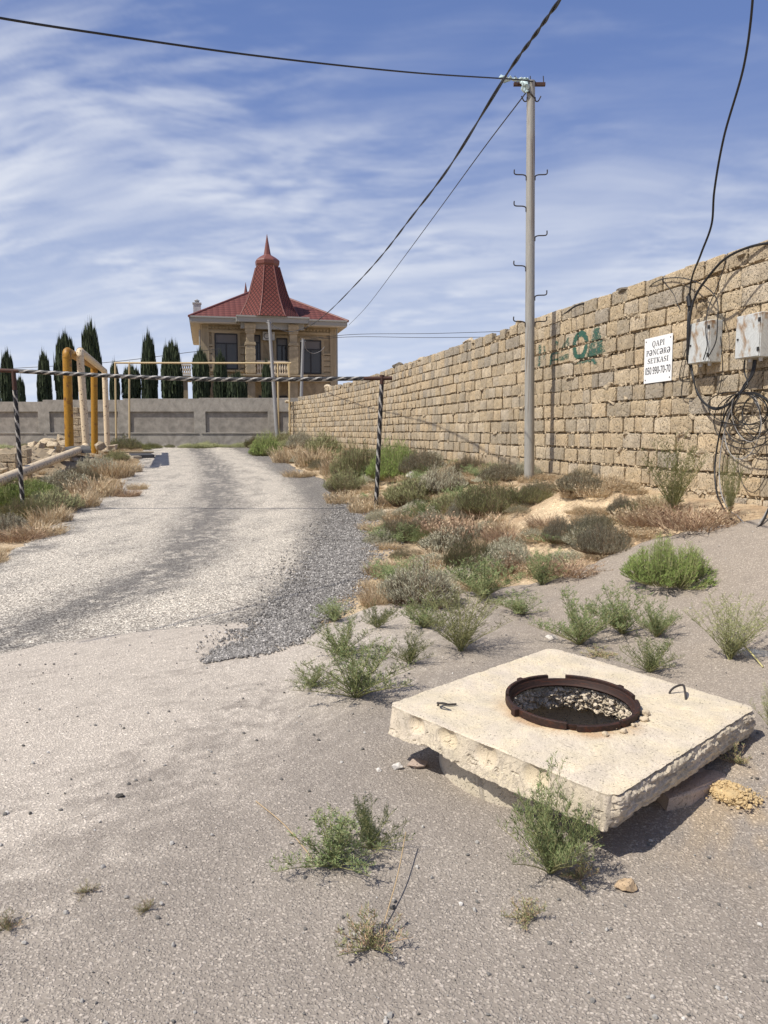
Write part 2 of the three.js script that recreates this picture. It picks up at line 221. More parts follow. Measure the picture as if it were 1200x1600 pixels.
function soilColor(X, D) {
  const a = fbm2(X * 0.7 + 5, D * 0.7, 4), b = fbm2(X * 2.6, D * 2.6 + 9, 3), s = wallDist(X, D);
  let c = mix3(SOIL, SAND, ss(a * 0.7 + b * 0.5, -0.25, 0.4));
  c = mix3(c, RED, 0.75 * ss(fbm2(X * 0.9 - 3, D * 0.9 + 2, 3) + 0.3 * b, 0.02, 0.4) * (D < 16 && s < 3.2 ? 1 : 0.6));
  if (D < 14) { const m = Math.exp(-1.3 * (((X - 2.75) / 1.1) ** 2 + ((D - 9.6) / 1.6) ** 2)); c = mix3(c, [1.02, 0.88, 0.67], m * ss(b, -0.5, 0.1)); }
  if (s < 3.3 && D < 7) c = mix3(c, DUST, 0.8);
  const dl = Math.min(Math.abs(roadL(D) - X), Math.abs(X - roadR(D))); if (D > 7) c = mix3(c, [0.85, 0.74, 0.57], 0.7 * (1 - ss(dl + 0.4 * b, 0.1, 0.9)));
  return c;
}
struct('ground', gridMesh(steps(-600, 40, -60, 4, -24, 0.5, -8, 0.14, -1, 0.1, 0.2, 0.06, 1.6, 0.1, 6, 0.5, 12, 4, 40, 40, 600), steps(-300, 40, -6, 1, 2.8, 0.06, 4.2, 0.1, 14, 0.2, 26, 0.5, 60, 4, 100, 50, 1300), (X, D) => [X, D, H(X, D) - 0.012 - (D > 1 && D < seamD(X) - 0.25 && X > -9 && X < 5 ? 0.03 : 0) - (D < -1 ? 0.03 : 0)], (X, D) => (D > 80 || Math.abs(X) > 40 ? SOIL : soilColor(X, D)), inWell), M.ground);

// old chip-sealed road, bleached in the wheel tracks and darker along the middle and the right edge
function roadColor(X, D) {
  const l = roadL(D), r = roadR(D), u = (X - l) / (r - l), b = fbm2(X * 1.1, D * 0.5, 4), f = fbm2(X * 4.5 + 2, D * 3.2, 3), g = fbm2(X * 13, D * 13, 2);
  let pale = 0.70 + 0.42 * b + 0.2 * f;
  const mid = Math.exp(-(((u - 0.50 + 0.05 * b) / 0.10) ** 2)), right = ss(u + 0.05 * b, 0.74, 0.93), left = 1 - ss(u + 0.06 * b, 0.02, 0.16);
  pale -= 0.85 * mid * ss(f + b, -0.7, 0.3) + 0.75 * right + 0.55 * left * ss(f, -0.4, 0.3);
  pale = ss(pale + 0.14 * g, 0.0, 0.85);
  return mix3([0.44, 0.43, 0.42], [1.22, 1.17, 1.08], pale);
}
struct('road', gridMesh(steps(0, 1 / 90, 1), steps(4.4, 0.07, 12, 0.14, 22, 0.4, 46, 1, 62), (u, D) => { const l = roadL(D) + 0.22 * fbm2(D * 0.9, 3.3, 3) + 0.05 * fbm2(D * 5, 1, 2), r = roadR(D) + 0.2 * fbm2(D * 0.8, 8.1, 3) + 0.06 * fbm2(D * 5, 7, 2), X = lerp(l, r, u), e = Math.min(u, 1 - u); return [X, D, H(X, D) + 0.010 - 0.06 * (1 - ss(e, 0, 0.012)) - (D < 5 && X > -1.4 ? 0.02 : 0)]; }, roadColor), M.road);

// newer asphalt in front: dusty, paler and more worn to the left
function apronColor(X, D) {
  const a = fbm2(X * 0.8 + 1, D * 0.8, 4), f = fbm2(X * 3.3, D * 3.3 + 4, 4), g = fbm2(X * 17, D * 17, 2);
  let c = mix3([0.70, 0.655, 0.605], [0.80, 0.75, 0.69], ss(a + 0.5 * f, -0.5, 0.6));
  const worn = ss(0.95 * ss(-X + 0.55 * (D - 3.4), -0.2, 1.9) + 0.24 * a + 0.24 * f + 0.42 * g - 0.06, 0.15, 0.95);
  c = mix3(c, [1.25, 1.19, 1.10], worn * 0.92);
  const dusty = ss(X * 0.5 + D * 0.25 + 0.8 * a + 0.3 * f, 1.2, 2.6); c = mix3(c, [0.80, 0.72, 0.63], 0.6 * dusty);
  const tan = Math.exp(-((Math.hypot(X - 1.45, D - 3.0) / 0.42) ** 2)); c = mix3(c, [0.92, 0.76, 0.54], 0.75 * tan * ss(f + g, -0.5, 0.4));
  const k = 1 + 0.06 * g; return c.map((q) => q * k);
}
struct('asphalt_apron', gridMesh(steps(-9, 0.4, -4, 0.07, -1.2, 0.045, 2.2, 0.07, 4.9), steps(0, 1 / 110, 1), (X, v) => { const far = seamD(X) + 0.05 * fbm2(X * 2.5, 4, 3) + 0.025 * n2(X * 14, 2), D = lerp(0.9, far, v < 1 ? 1 - (1 - v) ** 1.25 : 1); return [X, D, H(X, D) + 0.024 - (v === 1 ? 0.05 : 0)]; }, apronColor, inWell), M.apron);

// loose dark chippings spilled along the right edge of the old road, running out to a point
const edge = (l) => poly1(l.map(([x, y]) => { const p = G(x, y); return [-p.z, p.x]; })), GL = edge([[326, 1034], [391, 978], [414, 953], [434, 930], [461, 898], [492, 850], [515, 800], [510, 770]]), GR = edge([[372, 1034], [430, 1024], [474, 1010], [505, 985], [545, 955], [572, 920], [586, 885], [596, 850], [588, 800], [556, 770]]);
const GB = poly1([[310, 1037], [400, 1033], [470, 1012], [502, 988]].map(([x, y]) => plan(G(x, y))));
{
  const R = rng(41), N = 34000, base = new THREE.IcosahedronGeometry(1, 0), p = base.attributes.position;
  { const b = mergeVertices(base.deleteAttribute('normal').deleteAttribute('uv')); for (let i = 0; i < b.attributes.position.count; i++) { const k = 0.75 + 0.5 * R(); b.attributes.position.setXYZ(i, b.attributes.position.getX(i) * k, b.attributes.position.getY(i) * k * 0.75, b.attributes.position.getZ(i) * k); } base.copy(b.toNonIndexed()); base.computeVertexNormals(); }
  const im = shade(new THREE.InstancedMesh(base, M.stonechip, N)), o = new THREE.Object3D(), c = new THREE.Color();
  let n = 0;
  while (n < N) {
    const D = 5.0 + 11.2 * R() ** 1.35, l = GL(D), r = GR(D), w = r - l, X = l + w * (1.7 * R() - 0.35), e = Math.min(X - l, r - X) / w + 0.25 * fbm2(X * 3, D * 3, 3);
    if (D < GB(X) + 0.06 * fbm2(X * 6, 3, 3) - 0.10 * R() ** 4 || R() > 0.03 + 0.97 * ss(e, -0.12, 0.34)) continue; if (D > 8 && R() > 1.5 - 0.11 * (D - 4)) continue;
    const s = (0.004 + 0.007 * R() ** 2) * (D > 8 ? 1.25 : 1); o.position.set(X, H(X, D) + (D < seamD(X) + 0.1 ? 0.030 : 0.016) + s * 0.3, -D); o.rotation.set(R() * 6, R() * 6, R() * 6); o.scale.setScalar(s); o.updateMatrix(); im.setMatrixAt(n, o.matrix);
    const k = R() < 0.14 ? 0.40 + 0.22 * R() : 0.14 + 0.21 * R(); im.setColorAt(n, c.setRGB(k, k * 0.94, k * 0.87)); n++;
  }
  im.name = 'gravel'; im.userData.kind = 'stuff'; im.computeBoundingSphere(); scene.add(tag(im, 'loose dark grey chippings spilled along the right edge of the road', 'gravel'));
  // single pebbles and crumbs over the asphalt and the road
  const N2 = 2600, im2 = shade(new THREE.InstancedMesh(base, M.stonechip, N2)); n = 0;
  while (n < N2) {
    const D = 1.9 + 8 * R() ** 1.6, X = -4.2 + 8 * R(); if (Math.abs(X) > D * 0.62 || Math.hypot(X - WELL[0], D - WELL[1]) < 0.75) continue; if (D > seamD(X) && X > roadR(D)) continue;
    const s = 0.002 + 0.0075 * R() ** 5 + (R() < 0.008 ? 0.006 : 0); o.position.set(X, H(X, D) + 0.026 + s * 0.2, -D); o.rotation.set(R() * 6, R() * 6, R() * 6); o.scale.setScalar(s); o.updateMatrix(); im2.setMatrixAt(n, o.matrix);
    const q = R(), k = q < 0.14 ? 0.45 + 0.2 * R() : q < 0.6 ? 0.12 + 0.1 * R() : 0.3 + 0.15 * R(); im2.setColorAt(n, c.setRGB(k, k * 0.95, k * 0.87)); n++;
  }
  im2.name = 'pebbles'; im2.userData.kind = 'stuff'; im2.computeBoundingSphere(); scene.add(tag(im2, 'small pebbles and crumbs scattered over the asphalt', 'pebbles'));
}
// ---------------------------------------------------------------- the limestone block wall on the right, 0.235 m courses
const wall = thing('stone_wall', 'long tan limestone block wall along the right side of the road', 'wall', V(W0[0], 0, -W0[1]), Math.atan2(-0.9756, 0.2195));
wall.updateMatrixWorld();
const wallPoint = (lx, y, off) => V(lx, y, off).applyMatrix4(wall.matrixWorld);     // local: x toward the camera along the wall, y up, z out of its face
function onWall(px, py, off = 0) { // where the pixel's ray meets a plane `off` metres in front of the wall; local coordinates
  const a = P(px, py, 1), o = V(0, EYE, 0), d = a.sub(o), inv = wall.matrixWorld.clone().invert(), o2 = o.applyMatrix4(inv), d2 = d.transformDirection(inv), t = (off - o2.z) / d2.z; return o2.addScaledVector(d2, t);
}
const CH = 0.235, BASE = 0.62, TOP = 3.59, X0 = -36.2, X1 = 5.5;
const bend = (x) => (x < -21 ? 0.0066 * (x + 21) ** 2 : 0), turnAt = (x) => (x < -21 ? -0.0132 * (x + 21) : 0), lost = (x) => (x < -34.5 ? 2 : x < -29.5 ? 1 : 0);   // the far end bears left and loses its top courses
const XS = { 5: [-0.5, -0.455, -0.17, 0.16, 0.455, 0.5], 2: [-0.5, 0, 0.5] }, YS = { 3: [-0.5, -0.43, 0.43, 0.5], 2: [-0.5, 0, 0.5] };
const blockGeos = (nx, ny, count, seed, amp) => Array.from({ length: count }, (_, k) => { // unit block, front face at z = 0, roughly dressed
  const R = rng(seed + k * 31), pos = [], uv = [], idx = [], cr = 0.10 + 0.12 * R(), bow = 0.004 + 0.012 * R(), uo = R() * 3, vo = R() * 3;
  for (let j = 0; j <= ny; j++) for (let i = 0; i <= nx; i++) {
    let x = XS[nx][i], y = YS[ny][j]; const ex = Math.abs(x) * 2, ey = Math.abs(y) * 2, edge = Math.max(ex, ey) > 0.99, c = ex > 0.99 && ey > 0.99;
    x *= 1 - (edge ? 0.055 * R() : 0) - (c ? cr * 0.55 * R() : 0); y *= 1 - (edge ? 0.09 * R() : 0) - (c ? cr * 0.7 * R() : 0); if (!edge) { x += 0.03 * (R() - 0.5); y += 0.04 * (R() - 0.5); }
    pos.push(x, y, edge ? -0.003 - amp * R() ** 2 * 1.3 - (c ? 0.008 : 0) : bow * 0.4 * (1 - ex * ex) + amp * 0.8 * (R() - 0.5)); uv.push(x * 0.42 + uo, y * 0.24 + vo);
  }
  const at = (i, j) => j * (nx + 1) + i; for (let j = 0; j < ny; j++) for (let i = 0; i < nx; i++) idx.push(at(i, j), at(i + 1, j), at(i + 1, j + 1), at(i, j), at(i + 1, j + 1), at(i, j + 1));
  const ring = []; for (let i = 0; i < nx; i++) ring.push(at(i, 0)); for (let j = 0; j < ny; j++) ring.push(at(nx, j)); for (let i = nx; i > 0; i--) ring.push(at(i, ny)); for (let j = ny; j > 0; j--) ring.push(at(0, j));
  const n0 = pos.length / 3; ring.forEach((q) => { pos.push(pos[q * 3], pos[q * 3 + 1], pos[q * 3 + 2], pos[q * 3] * 0.97, pos[q * 3 + 1] * 0.95, -0.11); const dx = Math.abs(pos[q * 3]) > 0.4 ? 0.1 : 0; uv.push(uv[q * 2], uv[q * 2 + 1], uv[q * 2] + dx, uv[q * 2 + 1] + 0.1 - dx); });
  for (let q = 0; q < ring.length; q++) { const a = n0 + 2 * q, b = n0 + 2 * ((q + 1) % ring.length); idx.push(a, a + 1, b, b, a + 1, b + 1); }
  const g = new THREE.BufferGeometry(); g.setAttribute('position', new THREE.Float32BufferAttribute(pos, 3)); g.setAttribute('uv', new THREE.Float32BufferAttribute(uv, 2)); g.setIndex(idx); g.computeVertexNormals(); return g;
});
const nearBlocks = blockGeos(5, 3, 14, 300, 0.008), farBlocks = blockGeos(2, 2, 8, 700, 0.010);
const wallBlockMeshes = [];
{
  const R = rng(93), placed = [], rows = Math.round((TOP - BASE) / CH);
  for (let r = 0; r < rows; r++) {
    let x = X1 + 0.3 * R(); const y = BASE + (r + 0.5) * CH;
    while (x > X0) {
      const q = R(), w = q < 0.66 ? 0.36 + 0.12 * R() : q < 0.9 ? 0.19 + 0.08 * R() : 0.28 + 0.07 * R(), top = r === rows - 1 - lost(x - w / 2); if (r > rows - 1 - lost(x - w / 2)) { x -= w; continue; }
      const gap = 0.010 + 0.014 * R(), h = CH - 0.016 - 0.012 * R() - (top ? 0.02 * R() : 0);
      if (!(top && R() < 0.05) && !(R() < 0.006)) placed.push({ x: x - w / 2, y: y + (R() - 0.5) * 0.012 - (top ? 0.012 : 0) + 0.010 * Math.sin(x * 0.6 + r), w: w - gap, h, z: (R() - 0.5) * 0.026, t: (R() - 0.5) * 0.03, k: R(), top: r > rows - 3, r });
      x -= w;
    }
  }
  placed.sort((a, b) => Math.abs(a.x + 2.2) - Math.abs(b.x + 2.2));
  const rest = [], colr = (b) => { const dark = b.top ? 0.35 : 0.06; if (b.k < dark * 0.7) return 5; return [0, 1, 2, 3, 4, 6, 7, 8][Math.floor(b.k * 977) % 8]; };
  placed.forEach((b, i) => {
    const o = new THREE.Object3D(); o.position.set(b.x, b.y, b.z + 0.02 + bend(b.x)); o.rotation.set(0, turnAt(b.x), b.t); o.scale.set(b.w, b.h, 1); o.updateMatrix();
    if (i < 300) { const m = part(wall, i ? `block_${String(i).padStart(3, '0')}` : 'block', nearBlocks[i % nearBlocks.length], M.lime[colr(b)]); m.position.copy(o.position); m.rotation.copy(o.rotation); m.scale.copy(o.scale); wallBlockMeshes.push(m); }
    else { const g = (b.x > -14 ? nearBlocks[i % nearBlocks.length] : farBlocks[i % farBlocks.length]).clone().applyMatrix4(o.matrix), c = M.lime[colr(b)].color, n = g.attributes.position.count, col = new Float32Array(n * 3); for (let k = 0; k < n; k++) { col[3 * k] = c.r; col[3 * k + 1] = c.g; col[3 * k + 2] = c.b; } g.setAttribute('color', new THREE.BufferAttribute(col, 3)); rest.push(g); }
  });
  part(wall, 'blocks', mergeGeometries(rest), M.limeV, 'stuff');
  // mortar between and behind the blocks: uneven, squeezed out in places
  const seg = (x0, x1, s) => { const g = new THREE.PlaneGeometry(x1 - x0, TOP - BASE - 0.03, Math.round((x1 - x0) / s), Math.round(2.95 / s)).translate((x0 + x1) / 2, (TOP + BASE) / 2 - 0.02, 0), p = g.attributes.position, uv = g.attributes.uv; for (let i = 0; i < p.count; i++) { const x = p.getX(i), y = p.getY(i); p.setZ(i, bend(x) - 0.026 + 0.045 * fbm2(x * 4, y * 9, 3) + 0.02 * n2(x * 26, y * 26)); if (y > TOP - 0.03 - lost(x) * CH) p.setY(i, TOP - 0.03 - lost(x) * CH); uv.setXY(i, x, y); } g.computeVertexNormals(); return g; };
  part(wall, 'mortar', mergeGeometries([seg(-9, X1, 0.035), seg(X0, -9, 0.12), ...Array.from({ length: 10 }, (_, i) => { const w = (X1 - X0) / 10, x = X0 + (i + 0.5) * w, h = TOP - BASE - 0.14 - lost(x - w / 2) * CH; return box(w + 0.1, h, 0.24, 0, 0, 0).rotateY(turnAt(x)).translate(x, BASE + h / 2 - 0.01, -0.24 + bend(x)); })]), M.mortar);
  // mortar crumbs standing in the joints
  const crumbs = [], cg = new THREE.IcosahedronGeometry(1, 0);
  for (let i = 0; i < 2600; i++) { const r = Math.floor(R() * rows), x = 4 - 15 * R() ** 1.3, s = 0.006 + 0.017 * R() ** 2; crumbs.push(cg.clone().scale(s * (1 + R()), s, s).rotateZ(R() * 3).translate(x, BASE + r * CH + 0.010 * Math.sin(x * 0.6 + r) + (R() - 0.5) * 0.026, 0.004 + 0.008 * R())); }
  part(wall, 'mortar_crumbs', mergeGeometries(crumbs), mat({ color: rgb(0.50, 0.40, 0.27), roughness: 1 }), 'stuff');
  const sm = []; for (let i = 0; i < 70; i++) { const r = 1 + Math.floor(R() * (rows - 2)), x = 4.5 - 20 * R(), w = 0.05 + 0.13 * R(), h = 0.02 + 0.035 * R(); sm.push(rough(metres(new THREE.IcosahedronGeometry(1, 2).scale(w, h, 0.018)), 0.05, 7, i).translate(x, BASE + r * CH + (R() - 0.5) * 0.03, 0.016)); }
  part(wall, 'mortar_smears', mergeGeometries(sm), mat({ color: rgb(0.60, 0.50, 0.36), map: T_lime, bumpMap: T_limeB, bumpScale: 0.02, roughness: 1 }), 'stuff');
  // rough mortar and broken stone along the top edge
  const cap = []; for (let i = 0; i < 420; i++) { const x = X1 + (X0 - X1) * (i / 420) + 0.1 * R(), s = 0.05 + 0.07 * R(); cap.push(stoneGeo(i % 23, s * 2.4, s * (0.5 + 0.5 * R()), s * 1.9).rotateY(R()).translate(x, TOP - 0.02 - 0.012 * R() - lost(x) * CH, -0.06 - 0.07 * R() + bend(x))); }
  part(wall, 'capping', mergeGeometries(cap), mat({ color: rgb(0.42, 0.35, 0.255), map: T_lime, bumpMap: T_limeB, bumpScale: 0.03 }), 'stuff');
  // faded green paint daubed on the blocks
  wall.updateMatrixWorld(true);
  const T_paint = canvas([512, 320], (g, w, h) => {
    const r = rng(8); g.clearRect(0, 0, w, h);
    const daub = (x0, y0, x1, y1, wd, n, a) => { for (let i = 0; i < n; i++) { const t = r(), x = lerp(x0, x1, t) + (r() - 0.5) * wd, y = lerp(y0, y1, t) + (r() - 0.5) * wd; g.fillStyle = `rgba(${44 + 22 * r()},${84 + 22 * r()},${72 + 18 * r()},${a * (0.15 + 0.6 * r())})`; g.fillRect(x, y, 2 + 7 * r(), 2 + 8 * r()); } };
    daub(30, 60, 34, 220, 16, 240, 0.7); daub(30, 130, 70, 128, 14, 90, 0.5); daub(72, 70, 74, 170, 14, 120, 0.45); daub(130, 240, 136, 150, 18, 190, 0.6); daub(136, 150, 180, 150, 14, 100, 0.5); daub(132, 200, 176, 198, 12, 90, 0.5); daub(160, 60, 170, 90, 18, 70, 0.5);
    daub(205, 150, 250, 60, 18, 150, 0.45); daub(250, 60, 256, 150, 14, 90, 0.45); daub(190, 200, 250, 190, 34, 240, 0.5);
    for (let i = 0; i < 2100; i++) { const t = r() * TAU, k = 0.62 + 0.38 * r(), x = 335 + 52 * k * Math.cos(t), y = 135 + 105 * k * Math.sin(t); g.fillStyle = `rgba(${36 + 20 * r()},${80 + 22 * r()},${68 + 18 * r()},${0.15 + 0.55 * r()})`; g.fillRect(x, y, 2 + 6 * r(), 2 + 7 * r()); }
    daub(400, 220, 440, 50, 30, 420, 0.7); daub(470, 220, 440, 40, 30, 420, 0.7); daub(395, 215, 475, 190, 46, 480, 0.6); daub(290, 250, 420, 252, 22, 300, 0.6); daub(420, 250, 440, 285, 16, 120, 0.6);
  }, true);
  T_paint.wrapS = T_paint.wrapT = THREE.ClampToEdgeWrapping;
  const a = onWall(838, 555), b = onWall(952, 548), cx = (a.x + b.x) / 2, cy = (a.y + b.y) / 2 + 0.03, w = Math.abs(b.x - a.x), h = 0.72, pieces = [];
  for (const m of wallBlockMeshes) { if (Math.abs(m.position.x - cx) > w / 2 + 0.25 || Math.abs(m.position.y - cy) > h / 2 + 0.15) continue; const d = new DecalGeometry(m, wallPoint(cx, cy, 0.02), new THREE.Euler(0, wall.rotation.y, 0), V(w, h, 0.2)); if (d.attributes.position.count) pieces.push(d); }
  const g = mergeGeometries(pieces); g.applyMatrix4(wall.matrixWorld.clone().invert());
  const pm = part(wall, 'green_paint', g, mat({ map: T_paint, transparent: true, polygonOffset: true, polygonOffsetFactor: -2, roughness: 0.8 })); pm.userData.label = 'faded green paint daubed in letters on the wall blocks';
}
// loose stones left lying on top of the wall
for (const [px, py, w, h, label] of [[816, 509, 0.42, 0.17, 'loose pale stone on the wall top just left of the metal pole'], [733, 546, 0.55, 0.2, 'loose grey stone lying on the wall top over the road bend'], [621, 583, 0.75, 0.26, 'dark stone standing on the wall top above the right barrier post'], [660, 573, 0.5, 0.16, 'thin slab of stone on the wall top beside the dark stone'], [515, 606, 0.9, 0.25, 'pale broken stone near the low far end of the wall top'], [486, 616, 0.7, 0.24, 'small white stone closest to the far end of the wall top'], [982, 452, 0.62, 0.12, 'dark flat stone on the wall top left of the white sign']]) {
  let p = onWall(px, py, -0.1); for (let i = 0; i < 6; i++) p = onWall(px, py, bend(Math.max(p.x, X0)) - 0.1); const o = single('loose_stone', label, 'stone', stoneGeo(px, w, h, 0.32), px === 982 || px === 621 ? mat({ color: rgb(0.25, 0.215, 0.17), map: T_lime, bumpMap: T_limeB, bumpScale: 0.02 }) : M.lime[2], 'loose stones on the wall top');
  o.position.copy(wallPoint(Math.max(p.x, X0 + 0.2), TOP - 0.02 - lost(p.x) * CH, bend(p.x) - 0.1)); o.rotation.y = wall.rotation.y + 0.1;
}

// white sign screwed to the wall
{
  const c = onWall(1028.5, 560, 0.035), l = onWall(1007, 560, 0.035), r = onWall(1050, 560, 0.035), t = onWall(1028.5, 525.5, 0.035), b = onWall(1028.5, 597, 0.035), w = r.x - l.x, h = t.y - b.y;
  const sign = thing('sign', 'white metal sign with black serif lettering screwed to the stone wall', 'sign', wallPoint(c.x, b.y, 0.035), wall.rotation.y);
  const T_sign = canvas([640, Math.round(640 * h / w)], (g, W, Hh) => {
    g.fillStyle = '#f2f2f0'; g.fillRect(0, 0, W, Hh); g.fillStyle = '#26262b'; g.textAlign = 'center'; const k = Hh / 1000;
    const line = (s, y, size, wd, f) => { g.save(); g.font = `${f} ${size}px ${f.includes('serif') ? '' : ''}`.trim(); g.font = f.replace('SZ', Math.round(size)); const adv = [...s].map((q) => (q === 'Ə' ? g.measureText('e').width * 1.36 : g.measureText(q).width)), m = adv.reduce((a, b) => a + b, 0); g.translate(W / 2, y); g.transform(1, 0, -0.05, 1, 0, 0); g.scale(wd / m, 1); g.textAlign = 'left'; let x = -m / 2; [...s].forEach((q, i) => { if (q === 'Ə') { g.save(); g.translate(x + adv[i] / 2, -size * 0.365); g.rotate(Math.PI); g.scale(1.36, 1.36); g.textAlign = 'center'; g.fillText('e', 0, size * 0.26); g.restore(); } else g.fillText(q, x, 0); x += adv[i]; }); g.restore(); };
    line('QAPI', 205 * k, 170 * k, W * 0.46, 'bold SZpx serif'); line('PƏNCƏRƏ', 395 * k, 170 * k, W * 0.88, 'bold SZpx serif'); line('SETKASI', 570 * k, 160 * k, W * 0.76, 'bold SZpx serif'); line('050 990-70-70', 810 * k, 225 * k, W * 0.92, 'bold SZpx sans-serif');
  });
  const plate = box(w, h, 0.004, 0, h / 2, 0), face = new THREE.PlaneGeometry(w, h).translate(0, h / 2, 0.0045);
  part(sign, 'plate', plate, mat({ color: rgb(0.7, 0.7, 0.7), roughness: 0.4 })); part(sign, 'lettering', face, mat({ map: T_sign, roughness: 0.4 }));
  for (const [sx, sy] of [[-1, 0], [1, 0], [-1, 1], [1, 1]]) { part(sign, 'screw', new THREE.CylinderGeometry(0.009, 0.009, 0.05, 10).rotateX(Math.PI / 2).translate(sx * (w / 2 - 0.04), sy ? h - 0.045 : 0.045, -0.016), M.black); }
  sign.rotation.z = 0.012;
}
// two grey cable boxes on the wall
function cableBox(corners, label, depth) {
  const [x0, y0, x1, y1] = corners, off = depth + 0.03, a = onWall(x0, (y0 + y1) / 2, off), b = onWall(x1, (y0 + y1) / 2, off), t = onWall((x0 + x1) / 2, y0, off), u = onWall((x0 + x1) / 2, y1, off), w = b.x - a.x, h = t.y - u.y;
  const o = thing('cable_box', label, 'electrical box', wallPoint((a.x + b.x) / 2, u.y, 0.03), wall.rotation.y);
  part(o, 'cabinet', metres(box(w, h, depth - 0.012, 0, h / 2, (depth - 0.012) / 2, 0.006)), M.box);
  const door = part(o, 'door', metres(box(w - 0.014, h - 0.014, 0.012, 0, h / 2, depth - 0.005, 0.004)), M.box);
  for (const y of [0.17, 0.83]) part(o, 'hinge', box(0.028, 0.042, 0.012, w / 2 - 0.014, h * y, depth + 0.004, 0.003), M.black);
  part(door, 'lock', new THREE.CylinderGeometry(0.011, 0.011, 0.016, 12).rotateX(Math.PI / 2).translate(-w / 2 + 0.05, h * 0.45, depth + 0.004), M.black);
  for (const x of [-0.12, 0.3]) part(o, 'cable_gland', merge([new THREE.CylinderGeometry(0.02, 0.02, 0.04, 10).translate(x * w, -0.02, depth * 0.55), new THREE.CylinderGeometry(0.026, 0.026, 0.016, 6).translate(x * w, -0.008, depth * 0.55)]), M.gland);
  part(o, 'bracket', box(w * 0.7, 0.03, 0.06, 0, h * 0.86, -0.005), M.rust);
  return o;
}
cableBox([1076, 503, 1108, 567], 'smaller rust-stained grey box between the white sign and the larger box', 0.17);
cableBox([1149, 491, 1187, 559], 'larger grey box at the right edge with the cable coil hanging below', 0.2);

